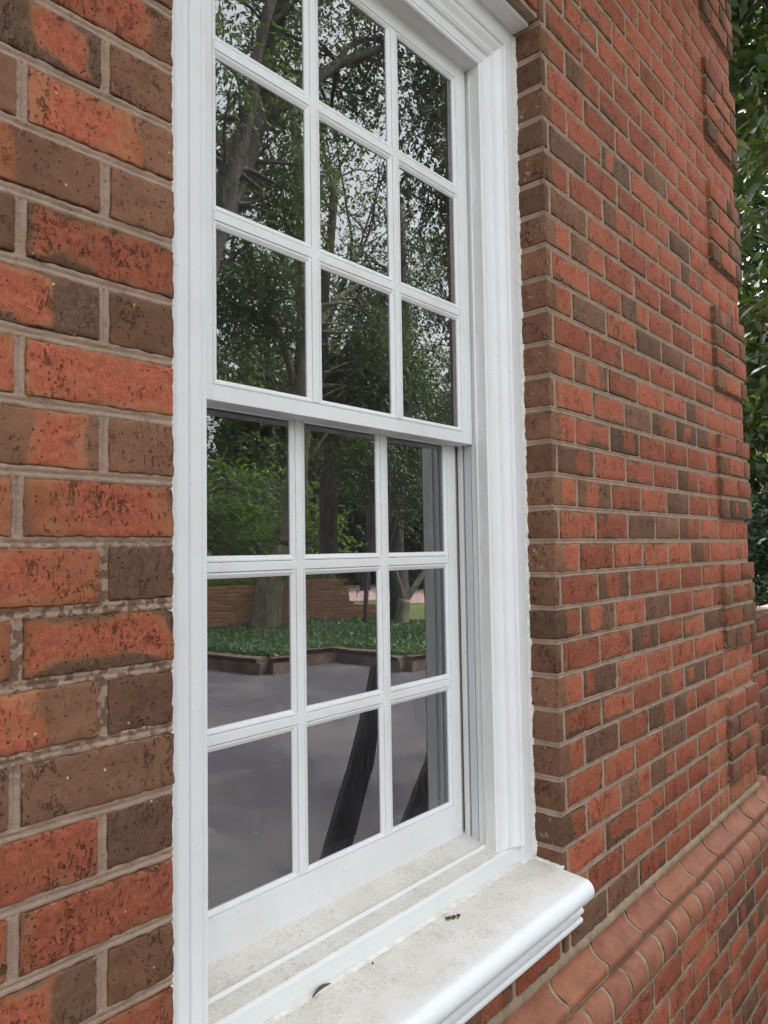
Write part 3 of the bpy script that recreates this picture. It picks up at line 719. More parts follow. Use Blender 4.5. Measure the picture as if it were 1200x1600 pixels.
def sash(name, label, f, g, gx, gz, mx, mz, xo, zo_b, zo_t, thick, mt):
    s = thing(name, label, '') ; del s['category']; s.parent = win
    back = f + thick
    fr = MB()   # stiles and rails
    fr.bbox((xo[0], f, zo_b), (gx[0] - 0.0118, back, zo_t), 0.0012); fr.build('stile', mt, s)
    fr = MB(); fr.bbox((gx[1] + 0.0118, f, zo_b), (xo[1], back, zo_t), 0.0012); fr.build('stile', mt, s)
    fr = MB(); fr.bbox((gx[0] - 0.0117, f + 0.0003, zo_b), (gx[1] + 0.0117, back - 0.0003, gz[0] - 0.0118), 0.0012); fr.build('rail', mt, s)
    fr = MB(); fr.bbox((gx[0] - 0.0117, f + 0.0003, gz[1] + 0.0118), (gx[1] + 0.0117, back - 0.0003, zo_t), 0.0012); fr.build('rail', mt, s)
    st = MB(); stick_frame(st, gx[0], gx[1], gz[0], gz[1], f, g)
    # inner side of the frame behind the glass
    for a, b in (((gx[0] - 0.012, g + 0.003, gz[0]), (gx[0] - 0.001, back - 0.001, gz[1])), ((gx[1] + 0.001, g + 0.003, gz[0]), (gx[1] + 0.012, back - 0.001, gz[1])),
                 ((gx[0], g + 0.003, gz[0] - 0.012), (gx[1], back - 0.001, gz[0] - 0.001)), ((gx[0], g + 0.003, gz[1] + 0.001), (gx[1], back - 0.001, gz[1] + 0.012))): st.box(a, b)
    st.build('glazing_bead', mt, s)
    for c in mx: v, fc = muntin(True, c, gz[0] - 0.008, gz[1] + 0.008, f, g, back); q = MB(); q.add(v, fc); q.build('muntin', mt, s, False)
    for c in mz: v, fc = muntin(False, c, gx[0] - 0.008, gx[1] + 0.008, f, g, back, 0.0004); q = MB(); q.add(v, fc); q.build('muntin', mt, s, False)
    xs = [gx[0]] + list(mx) + [gx[1]]; zs = [gz[0]] + list(mz) + [gz[1]]
    for i in range(3):
        for j in range(3):
            x0 = xs[i] + (0.018 if i else -0.001); x1 = xs[i + 1] - (0.018 if i < 2 else -0.001); z0 = zs[j] + (0.018 if j else -0.001); z1 = zs[j + 1] - (0.018 if j < 2 else -0.001)
            L, H = x1 - x0, z1 - z0
            me = mesh_from('glass_pane', [(-L / 2, 0, -H / 2), (L / 2, 0, -H / 2), (L / 2, 0, H / 2), (-L / 2, 0, H / 2)], [(0, 1, 2, 3)], False)
            o = link('glass_pane', me, M['glass'], s); o.location = ((x0 + x1) / 2, g + 0.0005, (z0 + z1) / 2)
            o.rotation_euler = (R(random.uniform(-0.16, 0.16)), 0, R(random.uniform(-0.2, 0.2)))
    return s
sash('upper_sash', 'outer sash with clean white bars', 0.142, 0.1495, (0.1787, 0.8722), (0.2745, 1.1250), (0.4035, 0.6480), (0.552, 0.850), (W + 0.002, XR - W - 0.002), 0.2365, ZH - 0.001, 0.043, M['paint_sash'])
sash('lower_sash', 'inner sash set back behind the meeting rail', 0.192, 0.1995, (0.1765, 0.8750), (-0.6130, 0.2360), (0.4020, 0.6500), (-0.3330, -0.0410), (W + 0.006, XR - W - 0.006), -0.7000, 0.2640, 0.043, M['paint_sash'])

# sill: sub-sill with lip, nosing, bed mouldings
def extrude_x(prof, x0, x1, name, material, parent, n=60, amp=0.0003, smooth=False):
    v = []; f = []; k = len(prof)
    for i in range(n + 1):
        X = x0 + (x1 - x0) * i / n
        for y, z in prof:
            j = noise.noise(Vector((X * 14, y * 60, z * 60))) * amp; v.append((X, y + j, z + j))
    for i in range(n):
        for j in range(k): f.append((i * k + j, (i + 1) * k + j, (i + 1) * k + (j + 1) % k, i * k + (j + 1) % k))
    f.append(tuple(range(k))); f.append(tuple(n * k + j for j in range(k))[::-1])
    return link(name, mesh_from(name, v, f, smooth), material, parent)
extrude_x([(0.33, -0.672), (0.192, -0.6975), (0.1385, -0.7125), (0.1365, -0.7095), (0.1320, -0.7095), (0.1295, -0.7160), (0.0935, -0.7225), (0.0905, -0.7245), (0.0890, -0.7290), (0.0890, -0.790), (0.33, -0.790)],
          0.0015, XR - 0.0015, 'sub_sill', M['sill'], win)
nose = [(0.0875, -0.7655), (0.030, -0.7700), (-0.055, -0.7785)]
nose += [(-0.0560 - 0.0235 * math.sin(i * math.pi / 20), -0.8030 + 0.0245 * math.cos(i * math.pi / 20)) for i in range(21)]
nose += [(-0.046, -0.8275), (-0.046, -0.8310), (0.005, -0.8310), (0.005, -0.8000), (0.0875, -0.7950)]
extrude_x(nose, 0.0015, XR - 0.0012, 'sill_nosing', M['sill'], win)
b1 = [(0.004, -0.8312), (-0.0330, -0.8312), (-0.0350, -0.8380), (-0.0400, -0.8425), (-0.0480, -0.8445), (-0.0530, -0.8490), (-0.0530, -0.8550), (-0.0480, -0.8600), (-0.0370, -0.8620), (0.004, -0.8620)]
extrude_x(b1, 0.004, XR - 0.004, 'bed_moulding', M['paint'], win)
b2 = [(0.004, -0.8622), (-0.0360, -0.8622), (-0.0410, -0.8650), (-0.0480, -0.8665), (-0.0515, -0.8705), (-0.0510, -0.8760), (-0.0440, -0.8820), (-0.0300, -0.8900), (-0.0150, -0.8990), (0.004, -0.9030)]
extrude_x(b2, 0.004, XR - 0.006, 'bed_moulding', M['paint'], win)
sc2 = MB(); n = 60
for i in range(n + 1):
    X_ = 0.002 + (XR - 0.003) * i / n; a = 0.002 + 0.0015 * noise.noise(Vector((X_ * 40, 0, 0)))
    sc2.v += [(X_, 0.0885, -0.7655 + a * 1.5), (X_, 0.0865 - a, -0.7652 + a * 0.3), (X_, 0.083 - a * 2, -0.7662)]
    if i < n: sc2.f += [(i * 3 + j, i * 3 + j + 1, i * 3 + j + 4, i * 3 + j + 3) for j in range(2)]
sc2.build('caulk', M['caulk'], win, True)
ec = MB()
for i in range(26):
    y = -0.004 + 0.094 * i / 25; a = 0.004 + 0.003 * noise.noise(Vector((y * 90, 1, 1))); z = -0.7655 - (0.0875 - y) * 0.09
    ec.v += [(XR + 0.002, y, z + 0.004 + a), (XR - 0.003, y, z + 0.003), (XR - 0.004 - a, y, z - 0.0005)]
    if i < 25: ec.f += [(i * 3 + j, i * 3 + j + 1, i * 3 + j + 4, i * 3 + j + 3) for j in range(2)]
ec.build('caulk', M['caulk'], win, True)

# debris on the sill
def on_sill(y): return -0.7655 - (0.0875 - y) * (0.013 / 0.1425) + 0.0006
ms = MB()
for i in range(46):
    t = random.random(); c = Vector(((t - 0.5) * 0.034, random.gauss(0, 0.0028), abs(random.gauss(0.001, 0.0016)))); s = random.uniform(0.0008, 0.0020)
    d = Vector([random.uniform(-1, 1) for _ in range(3)]).normalized() * s * 1.6
    ms.tube([c - d, c, c + d], [s * 0.3, s, s * 0.35], 5)
mo = ms.build('moss_clump', M['moss'], None, True); mo.location = (0.691, 0.0578, on_sill(0.0578)); mo.rotation_euler = (0, 0, R(-25))
tag(mo, 'small crumbly tuft of dried brown moss lying on the white sill', 'moss')
dl = MB(); n = 10
for i in range(n + 1):
    t = i / n; wdt = 0.0014 * math.sin(math.pi * min(1, t * 0.97 + 0.03)) ** 0.8; zc_ = 0.0015 + 0.004 * math.sin(t * 3.0)
    yb = 0.0045 * math.sin(t * 3.1); dl.v += [(t * 0.046, yb - wdt, 0.0006 + 0.002 * t), (t * 0.046, yb, zc_ + 0.001), (t * 0.046, yb + wdt * 0.7, zc_ + 0.0018)]
    if i < n: dl.f += [(i * 3 + j, i * 3 + 3 + j, i * 3 + 4 + j, i * 3 + 1 + j) for j in range(2)]
do = dl.build('dead_leaf', M['deadleaf'], None, True); do.location = (0.318, 0.0785, on_sill(0.081)); do.rotation_euler = (0, 0, R(4))
so = do.modifiers.new('thickness', 'SOLIDIFY'); so.thickness = 0.0004
tag(do, 'curled dark brown dead leaf resting against the back of the sill', 'leaf')
for (x, y, lab) in ((0.4597, 0.0707, 'round dark seed on the sill between the dead leaf and the moss tuft'),):
    pm = MB(); pm.tube([(0, 0, -0.0004), (0, 0, 0.0003), (0, 0, 0.0014), (0, 0, 0.0026), (0, 0, 0.0031)], [0.0006, 0.0015, 0.0020, 0.0014, 0.0004], 8)
    po = pm.build('seed', M['pellet'], None, True); po.location = (x, y, on_sill(y)); tag(po, lab, 'seed')

# interior room
room = MB()
rx0, rx1, ry0, ry1, rz0, rz1 = -1.6, 3.6, 0.34, 4.2, -1.3, 1.9
room.box((rx0, ry1, rz0), (rx1, ry1 + 0.1, rz1)); room.box((rx0 - 0.1, ry0, rz0), (rx0, ry1, rz1)); room.box((rx1, ry0, rz0), (rx1 + 0.1, ry1, rz1)); room.box((rx0, ry0, rz1), (rx1, ry1, rz1 + 0.1))
room.box((rx0, ry0 - 0.015, rz0), (0.10, ry0, rz1)); room.box((XR - 0.10, ry0 - 0.015, rz0), (rx1, ry0, rz1)); room.box((0.10, ry0 - 0.015, 1.2), (XR - 0.10, ry0, rz1)); room.box((0.10, ry0 - 0.015, rz0), (XR - 0.10, ry0, -0.68))
room.build('interior_walls', M['room'], None, kind='structure')
fl = MB(); fl.box((rx0, ry0, rz0 - 0.1), (rx1, ry1, rz0)); fl.build('interior_floor', M['floor'], None, kind='structure')

# ------------------------------------------------------------------ vegetation helpers
def leaves_mesh(name, P, D, Nn, Lh, Wd, shape='thin'):
    """P base, D direction, Nn normal (all Nx3), Lh length, Wd width"""
    S = np.cross(D, Nn); S /= np.linalg.norm(S, axis=1, keepdims=True) + 1e-9
    L_, W_ = Lh[:, None], Wd[:, None]
    if shape == 'thin':
        V = np.stack([P, P + D * L_ * 0.45 + S * W_ * 0.5, P + D * L_, P + D * L_ * 0.45 - S * W_ * 0.5], 1)
        F = [[0, 1, 2, 3]]
    else:
        up = np.cross(S, D)
        V = np.stack([P, P + D * L_ * 0.25 + S * W_ * 0.42 + up * W_ * .12, P + D * L_ * 0.6 + S * W_ * 0.46 + up * W_ * .10, P + D * L_ - up * L_ * 0.10,
                      P + D * L_ * 0.6 - S * W_ * 0.46 + up * W_ * .10, P + D * L_ * 0.25 - S * W_ * 0.42 + up * W_ * .12, P + D * L_ * 0.55 + up * L_ * 0.01], 1)
        F = [[0, 1, 2, 6], [6, 2, 3, 3], [0, 6, 4, 5], [6, 3, 4, 4]]
    n, k = V.shape[0], V.shape[1]
    V = V.reshape(-1, 3)
    loops = []; starts = []; tot = []
    base = (np.arange(n) * k)[:, None]
    per = [[c for i, c in enumerate(q) if i == 0 or c != q[i - 1]] for q in F]
    pat = np.concatenate([np.array(q) for q in per]); lens = np.array([len(q) for q in per])
    LI = (base + pat[None, :]).reshape(-1)
    LT = np.tile(lens, n); LS = np.concatenate([[0], np.cumsum(LT)[:-1]])
    me = bpy.data.meshes.new(name); me.vertices.add(len(V)); me.vertices.foreach_set('co', V.astype(np.float32).reshape(-1))
    me.loops.add(len(LI)); me.loops.foreach_set('vertex_index', LI.astype(np.int32))
    me.polygons.add(len(LT)); me.polygons.foreach_set('loop_start', LS.astype(np.int32)); me.polygons.foreach_set('loop_total', LT.astype(np.int32))
    me.update(calc_edges=True); return me
def unit(a): return a / (np.linalg.norm(a, axis=-1, keepdims=True) + 1e-9)
def sprays(centers, radii, twigs, per, ln, wd, droop=0.3, shape='thin'):
    """twigs radiating from each centre, leaves along each twig"""
    P = []; D = []; Nn = []
    for c, r in zip(centers, radii):
        td = unit(rng.normal(size=(twigs, 3)) * np.array([1, 1, 0.6]) + np.array([0, 0, -droop]))
        st = np.array(c) + rng.normal(size=(twigs, 3)) * r * 0.45
        t = rng.random((twigs, per)) * r * 0.95
        p = st[:, None, :] + td[:, None, :] * t[..., None]; p[..., 2] -= droop * 0.5 * t ** 2 / max(r, .1)
        sidev = unit(np.cross(td, np.array([0.1, 0.2, 1.0])))
        sg = np.where(rng.random((twigs, per)) < 0.5, -1, 1)[..., None]
        d = unit(td[:, None, :] * 0.7 + sidev[:, None, :] * sg * 0.8 + rng.normal(size=(twigs, per, 3)) * 0.35 + np.array([0, 0, -droop * 0.6]))
        nn = unit(np.array([0, 0, 1.0]) + rng.normal(size=(twigs, per, 3)) * 0.6)
        P.append(p.reshape(-1, 3)); D.append(d.reshape(-1, 3)); Nn.append(nn.reshape(-1, 3))
    P = np.concatenate(P); D = np.concatenate(D); Nn = np.concatenate(Nn); n = len(P)
    return P, D, Nn, ln * rng.uniform(0.6, 1.25, n), wd * rng.uniform(0.7, 1.2, n)
def curve(a, b, sag=0.12, n=6):
    a, b = Vector(a), Vector(b); L = (b - a).length; o = Vector((random.uniform(-1, 1), random.uniform(-1, 1), random.uniform(-.6, 1))) * sag * L
    return [a.lerp(b, i / n) + o * math.sin(math.pi * i / n) + Vector([random.uniform(-1, 1) * 0.02 * L for _ in range(3)]) * (0 if i in (0, n) else 1) for i in range(n + 1)]
def tree(name, label, cat, base, trunks, crown, n_clu, clu_r, twigs, per, ln, wd, leaf, bark, droop=0.3, shape='thin', gap=0.0, group=None, limb_r=0.05, hole=None, seg=12):
    t = thing(name, label, cat, base, group); B = Vector(base)
    tm = MB(); tips = []
    for pts, r0, r1 in trunks:
        k = len(pts); fine = []; rad = []
        for i in range(k - 1):
            for s in range(4):
                u = (i + s / 4) / (k - 1); fine.append(Vector(pts[i]).lerp(Vector(pts[i + 1]), s / 4) - B); rad.append((r0 + (r1 - r0) * u) * (1 + 0.08 * noise.noise(Vector((i * 3 + s, 2, 5)))))
        fine.append(Vector(pts[-1]) - B); rad.append(r1)
        tm.tube(fine, rad, seg); tips += [(f, r) for f, r in zip(fine[len(fine) // 3:], rad[len(fine) // 3:])]
    cs = []; rs = []
    tries = 0
    while len(cs) < n_clu and tries < n_clu * 40:
        tries += 1
        e = random.choice(crown); c, rr = e[0], e[1]
        d = Vector([random.gauss(0, 1) for _ in range(3)]).normalized() * (random.random() ** 0.45)
        p = Vector(c) + Vector((d.x * rr[0], d.y * rr[1], d.z * rr[2]))
        if noise.noise(p * 0.55 + Vector((len(name), 0, 0))) < gap: continue
        if hole and hole(p): continue
        cs.append(p - B); rs.append(clu_r * random.uniform(0.7, 1.3))
    for i, c in enumerate(cs):
        if i % 2 and n_clu > 60: continue
        a, ra = min(random.sample(tips, min(10, len(tips))), key=lambda q: (q[0] - c).length + (2.0 if q[0].z > c.z else 0))
        rr = min(ra * 0.6, limb_r * random.uniform(0.5, 1.0)); pts = curve(a, c)
        tm.tube(pts, [rr * (1 - 0.85 * j / 6) for j in range(7)], 6, False)
    tm.build('trunk', bark, t, True)
    me = leaves_mesh('crown', *sprays([tuple(c) for c in cs], rs, twigs, per, ln, wd, droop, shape), shape=shape)
    link('crown', me, leaf, t)
    return t

# ---- trees across the car park (mirrored in the panes)
tree('leaning_tree', 'large dark tree with leaning trunk mirrored in the upper left panes', 'tree', (4.1, -7.6, GZ),
     [([(4.1, -7.6, GZ), (4.5, -7.4, 1.0), (5.3, -7.1, 4.2), (6.2, -7.1, 6.6), (6.9, -7.2, 9.2), (7.2, -7.4, 12)], 0.34, 0.10), ([(5.0, -7.2, 3.3), (5.5, -6.8, 5.2), (6.0, -6.4, 8.0)], 0.15, 0.06), ([(6.0, -7.1, 6.1), (7.4, -6.6, 7.6), (8.8, -6.3, 8.6)], 0.12, 0.04)],
     [((6.4, -6.8, 8.4), (2.2, 1.6, 2.2)), ((5.6, -7.0, 6.0), (1.6, 1.2, 1.6)), ((8.6, -7.0, 9.0), (1.8, 1.6, 1.8)), ((7.2, -7.4, 5.0), (1.2, 1.0, 1.6))], 200, 0.55, 10, 17, 0.085, 0.036, M['leaf'], M['bark'], droop=0.6, gap=0.02)
tree('mossy_tree', 'tall tree with wide mossy trunk rising from the planting bed', 'tree', (9.3, -10.64, GZ),
     [([(9.3, -10.64, GZ - .05), (9.32, -10.6, GZ + 0.35), (9.45, -10.55, -0.5), (9.8, -10.5, 0.2), (10.0, -10.4, 2.6), (10.05, -10.3, 4.6), (10.0, -10.3, 6.7), (9.7, -10.3, 9.5)], 0.36, 0.12),
      ([(10.0, -10.4, 3.2), (9.2, -10.3, 4.8), (8.4, -10.2, 6.0)], 0.10, 0.04), ([(10.03, -10.3, 4.2), (11.0, -10.1, 5.6), (12.2, -10.0, 6.4)], 0.10, 0.04), ([(10.0, -10.3, 5.4), (9.0, -10.2, 6.6), (8.2, -10.2, 8.0)], 0.09, 0.03)],
     [((9.4, -10.4, 8.2), (3.4, 1.8, 2.4)), ((8.6, -10.6, 5.2), (1.6, 1.4, 0.9)), ((11.6, -10.0, 4.6), (1.6, 1.2, 1.3))], 170, 0.60, 10, 16, 0.10, 0.042, M['leaf'], M['bark_green'], droop=0.6, gap=0.05)
tree('straight_tree', 'straight dark-trunked tree with sky showing between its branches', 'tree', (11.1, -11.6, GZ),
     [([(11.5, -11.2, GZ - .05), (11.6, -11.2, 1.0), (11.55, -11.2, 3.4), (11.6, -11.2, 5.6), (11.9, -11.1, 9.0)], 0.27, 0.10), ([(11.58, -11.2, 3.8), (12.5, -11.0, 5.2), (13.8, -10.9, 6.2)], 0.11, 0.04), ([(11.6, -11.2, 4.6), (10.8, -11.2, 6.0), (10.5, -11.1, 7.5)], 0.09, 0.03), ([(11.6, -11.2, 5.2), (12.4, -11.1, 6.8), (13.4, -11.2, 8.4)], 0.09, 0.03)],
     [((12.0, -11.2, 9.5), (3.0, 2.0, 2.6)), ((13.2, -10.6, 4.4), (1.8, 1.4, 1.2))], 150, 0.60, 10, 16, 0.10, 0.042, M['leaf'], M['bark'], droop=0.6, gap=0.06)
tree('evergreen_tree', 'dense dark evergreen tree mirrored in the right-hand column of panes', 'tree', (11.3, -5.9, GZ),
     [([(11.3, -5.9, GZ), (11.2, -5.9, 2.0), (11.0, -5.9, 6.0), (10.8, -5.9, 11.0)], 0.26, 0.08)],
     [((10.9, -5.9, 3.2), (1.6, 1.1, 2.6)), ((10.3, -5.9, 6.6), (1.8, 1.3, 2.4)), ((10.3, -5.9, 9.2), (2.2, 1.4, 2.2))], 260, 0.55, 10, 16, 0.10, 0.045, M['leaf_dark'], M['bark'], droop=0.9, gap=-0.22, hole=lambda p: p.z < 0.25)
tree('broad_tree', 'dark broad-leaved tree filling the middle panes behind the brick wall', 'tree', (13.0, -10.2, GZ),
     [([(13.0, -10.2, GZ), (13.0, -10.1, 1.5), (12.9, -10.0, 4.5), (13.0, -10.0, 8.5)], 0.24, 0.08)],
     [((13.2, -10.0, 2.6), (2.0, 1.5, 1.9)), ((13.2, -10.2, 6.8), (2.4, 1.6, 1.8))], 120, 0.6, 10, 15, 0.10, 0.045, M['leaf_dark'], M['bark'], droop=0.7, gap=-0.15, hole=lambda p: p.z < 0.5)
tree('sapling', 'thin young tree standing in front of the brick wall', 'tree', (10.63, -9.04, GZ),
     [([(10.63, -9.04, GZ - .02), (10.62, -9.02, -0.8), (10.64, -9.0, 0.4), (10.7, -9.0, 1.4)], 0.055, 0.03)],
     [((10.7, -9.1, 2.0), (1.0, 0.8, 0.8))], 22, 0.4, 8, 12, 0.08, 0.035, M['leaf'], M['bark'], droop=0.4, limb_r=0.02)
tree('forked_tree', 'mossy tree forking low beside the gap in the brick wall', 'tree', (11.3, -8.7, GZ),
     [([(11.3, -8.7, GZ - .03), (11.32, -8.7, -1.4), (11.36, -8.66, -1.0)], 0.17, 0.13), ([(11.36, -8.66, -1.05), (11.2, -8.7, -0.6), (10.9, -8.8, 0.5)], 0.08, 0.05), ([(11.36, -8.66, -1.05), (11.6, -8.5, -0.7), (12.1, -8.3, -0.1), (12.6, -8.1, 0.8)], 0.08, 0.04)],
     [((11.4, -8.8, 1.6), (1.4, 0.9, 1.0))], 45, 0.45, 9, 14, 0.09, 0.04, M['leaf_dark'], M['bark_green'], droop=0.5, gap=-0.2, hole=lambda p: p.z < 0.35)
# bright bushes and background woodland beyond the wall
for i, (x, y, h, rr, lab) in enumerate([(12.0, -15.6, 4.6, 1.7, 'bright green layered shrub seen highest above the left end of the brick wall'), (14.2, -14.8, 3.9, 1.5, 'bright green low shrub behind the middle of the brick wall'), (15.0, -18.0, 4.6, 1.8, 'blue green rounded shrub further back behind the brick wall')]):
    tree('shrub', lab, 'shrub', (x, y, GZ), [([(x, y, GZ), (x, y, GZ + h * .5), (x, y, GZ + h * .9)], 0.05, 0.02)], [((x, y, GZ + h * 0.60), (rr, rr * .8, h * 0.42))], 60, 0.5, 9, 16, 0.10, 0.055,
         M['leaf_lime'] if i < 2 else M['leaf_blue'], M['bark'], droop=0.15, limb_r=0.02, gap=-0.3, seg=6)
bgt = [(10.2, -20.5, 14.5, 3.4), (14.5, -22.5, 13.0, 3.2), (18.0, -21.0, 13.5, 3.4), (22.5, -20.0, 14.0, 3.4), (27.0, -18.0, 17.5, 4.2), (32, -15.0, 17.0, 4.0)]
labs = ['tall leafy background tree at the far left of the mirrored wood', 'background tree with an open top above the bright shrubs', 'background tree behind the straight dark trunk', 'background tree right of the middle of the mirrored wood', 'tall background tree near the pink road', 'tall background tree farthest right beyond the pink road']
for (x, y, h, rr), lab in zip(bgt, labs):
    tree('background_tree', lab, 'tree', (x, y, GZ), [([(x, y, GZ), (x + .1, y, GZ + h * .5), (x, y, GZ + h * .92)], 0.22, 0.06)], [((x, y, GZ + h * 0.58), (rr, rr * .8, h * 0.42))], 130, 0.85, 10, 13, 0.17, 0.085,
         M['leaf'], M['bark'], droop=0.4, gap=0.02, seg=6, group='trees beyond the car park', hole=lambda p: p.z < -0.6)
# far wood closing the horizon
k = 60000; th = rng.uniform(R(22), R(70), k); dist = rng.uniform(34, 40, k); zz = rng.random(k) ** 0.8
hgt = 9 + 3.0 * np.sin(th * 19) + 2.0 * np.sin(th * 47 + 1); P = np.stack([np.sin(th) * dist, -np.cos(th) * dist, GZ + zz * hgt], 1)
D = unit(rng.normal(size=(k, 3))); Nn = unit(rng.normal(size=(k, 3)) + np.array([0, 0, .4]))
fo = link('distant_wood', leaves_mesh('distant_wood', P, D, Nn, rng.uniform(.4, .8, k), rng.uniform(.25, .45, k)), M['leaf'], None, 'stuff')
tag(fo, 'far green wood closing the view beyond the pink road', 'wood')
# hedge strip behind the wall
def hedge(name, label, pts, z0, z1, n, ln, wd, leaf, cat='hedge', thick=0.5):
    P = []
    seg = [(Vector(pts[i]), Vector(pts[i + 1])) for i in range(len(pts) - 1)]
    for a, b in seg:
        L = (b - a).length; k = int(n * L)
        t = rng.random(k); base = np.array(a)[None, :] * (1 - t[:, None]) + np.array(b)[None, :] * t[:, None]
        q = np.stack([base[:, 0] + rng.normal(size=k) * thick * .5, base[:, 1] + rng.normal(size=k) * thick * .5, z0 + (z1 - z0) * rng.random(k) ** 0.6 + rng.normal(size=k) * 0.04], 1); P.append(q)
    P = np.concatenate(P); k = len(P); D = unit(rng.normal(size=(k, 3)) + np.array([0, 0, .5])); Nn = unit(rng.normal(size=(k, 3)) + np.array([0, 0, .6]))
    o0 = np.array([pts[0][0], pts[0][1], GZ])
    me = leaves_mesh(name, P - o0, D, Nn, ln * rng.uniform(.6, 1.3, k), wd * rng.uniform(.7, 1.2, k))
    o = link(name, me, leaf); o.location = tuple(o0); return tag(o, label, cat)
hedge('hedge', 'bright green clipped hedge showing along the top of the brick wall', [(8.4, -12.9), (10.9, -10.4)], GZ, -0.50, 2600, 0.07, 0.04, M['leaf_lime'])
hedge('hedge', 'short bright green hedge behind the right-hand wall section past the gap', [(13.1, -8.5), (14.6, -7.3)], GZ, -0.62, 2400, 0.07, 0.04, M['leaf_lime'])

# ---- low boundary wall opposite (built brick by brick where it is mirrored)
bw = thing('boundary_wall', 'low orange-brown brick wall with a swooping end across the car park', 'wall', (8.0, -12.3, GZ))
def wall_run(parent, p0, p1, top, a_len0, name='brick', n_obj=[0]):
    """running-bond wall between p0 and p1, bricks as objects; top(s) gives the height above ground"""
    p0, p1 = Vector((p0[0], p0[1], 0)), Vector((p1[0], p1[1], 0)); L = (p1 - p0).length; d = (p1 - p0) / L; nrm = Vector((-d.y, d.x, 0)); ang = math.atan2(d.y, d.x)
    ob = Vector(parent.location)
    mm = MB(); n = max(2, int(L / 0.2))
    for i in range(n):
        s0, s1 = L * i / n, L * (i + 1) / n; h = min(top(s0), top(s1)) - 0.02
        for a, b in ((s0, s1),):
            q0, q1 = p0 + d * a, p0 + d * b
            v = [q0 - nrm * .008, q1 - nrm * .008, q1 - nrm * .2, q0 - nrm * .2]
            mm.add([(*(w_ - ob).xy, 0) for w_ in v] + [(*(w_ - ob).xy, h) for w_ in v], [(0, 1, 2, 3), (4, 7, 6, 5), (0, 4, 5, 1), (1, 5, 6, 2), (2, 6, 7, 3), (3, 7, 4, 0)])
    mm.build('mortar', M['mortar_old'], parent)
    objs = []; st = MB(); CH = 0.0762
    rows = int(top(0) / CH) + 3
    for r in range(rows):
        x = 0 if r % 2 else -0.1
        while x < L:
            a, b = max(0, x), min(L, x + 0.196); s = (a + b) / 2
            if (r + 1) * CH <= top(s) + 0.02 and b - a > 0.03:
                c = p0 + d * s - ob; objs.append((c, b - a, r))
            x += 0.207
    return objs, ang, CH
def fill(parent, objs, ang, CH, lim):
    objs.sort(key=lambda t: -t[2])
    for c, L, r in objs[:lim]:
        v, = [brick_mesh(L, CH - 0.01, 0.12, 0, 'far_brick')]
        o = bpy.data.objects.new('brick', v); col.objects.link(o); o.parent = parent; o.location = (c.x, c.y, (r + .5) * CH); o.rotation_euler = (0, 0, ang + math.pi); o.color = (random.uniform(-.4, .1), random.uniform(.9, 1.3), random.uniform(0, .25), 1)
    if objs[lim:]:
        mb = MB()
        for c, L, r in objs[lim:]:
            v, f = rbox_data(L, 0.12, CH - 0.01, 0.003, 1, 1, 1, 0)
            rot = Matrix.Rotation(ang + math.pi, 3, 'Z'); mb.add([tuple(rot @ Vector(p) + Vector((c.x, c.y, (r + .5) * CH))) for p in v], f)
        o = mb.build('bricks', M['far_brick'], parent, True, 'stuff'); o.color = (-9, 9, 0.1, 1)
A0, A1 = (8.0, -12.30), (10.68, -9.56)
LA = (Vector(A1) - Vector(A0)).length
topA = lambda s: 1.15 if s < LA - 0.10 else max(0.62, 1.15 - (s - LA + 0.10) * 3.2)
oA, an, CH = wall_run(bw, A0, A1, topA, 0)
topB = lambda s: max(0.62, 1.15 - (s + 0.10) ** 0.6 * 1.4)
oB, an2, CH = wall_run(bw, A1, (11.35, -9.08), topB, 0)
fill(bw, oA, an, CH, 250); fill(bw, oB, an2, CH, 45)
bw2 = thing('boundary_wall', 'brick wall section to the right of the gap across the car park', 'wall', (12.05, -8.56, GZ))
oC, an3, CH = wall_run(bw2, (12.05, -8.56), (14.6, -7.0), lambda s: 1.12, 0)
fill(bw2, oC, an3, CH, 230)

# ---- planting bed edged with brick
bed = [(6.67, -11.0), (6.67, -7.35), (7.82, -7.11), (7.96, -5.84), (13.0, -5.30), (15.0, -7.0), (11.5, -9.4), (8.2, -12.5)]
sheet('planting_bed', bed, GZ + 0.17, M['soil'])
kb = thing('kerb', 'raised zigzag brick edging of the planting bed beside the asphalt', 'kerb', (6.67, -7.35, GZ))
for (a, b) in zip(bed[:4], bed[1:5]):
    a, b = Vector((*a, 0)), Vector((*b, 0)); L = (b - a).length; d = (b - a) / L; nrm = Vector((-d.y, d.x, 0)); ang = math.atan2(d.y, d.x); o0 = Vector((6.67, -7.35, 0))
    mb = MB(); q = [a - nrm * .0, b - nrm * .0, b + nrm * .0 - nrm * -.16, a - nrm * -.16]
    mb.add([(*(w_ - o0).xy, 0) for w_ in q] + [(*(w_ - o0).xy, 0.165) for w_ in q], [(3, 2, 1, 0), (4, 5, 6, 7), (0, 1, 5, 4), (1, 2, 6, 5), (2, 3, 7, 6), (3, 0, 4, 7)])
    mb.build('kerb_base', M['kerb'], kb)
    s = 0.04
    km = rbox_data(0.066, 0.19, 0.066, 0.006, 1, 1, 1, 0.002, 3)
    me = bpy.data.meshes.get('kerb_brick') or mesh_from('kerb_brick', *km); 
    if not me.materials: me.materials.append(M['kerb'])
    while s < min(L, 3.6):
        o = bpy.data.objects.new('kerb_brick', me); col.objects.link(o); o.parent = kb; c = a + d * s - o0 - nrm * 0.02; o.location = (c.x, c.y, 0.165 + 0.034 + random.uniform(-.003, .003)); o.rotation_euler = (0, 0, ang); s += 0.078
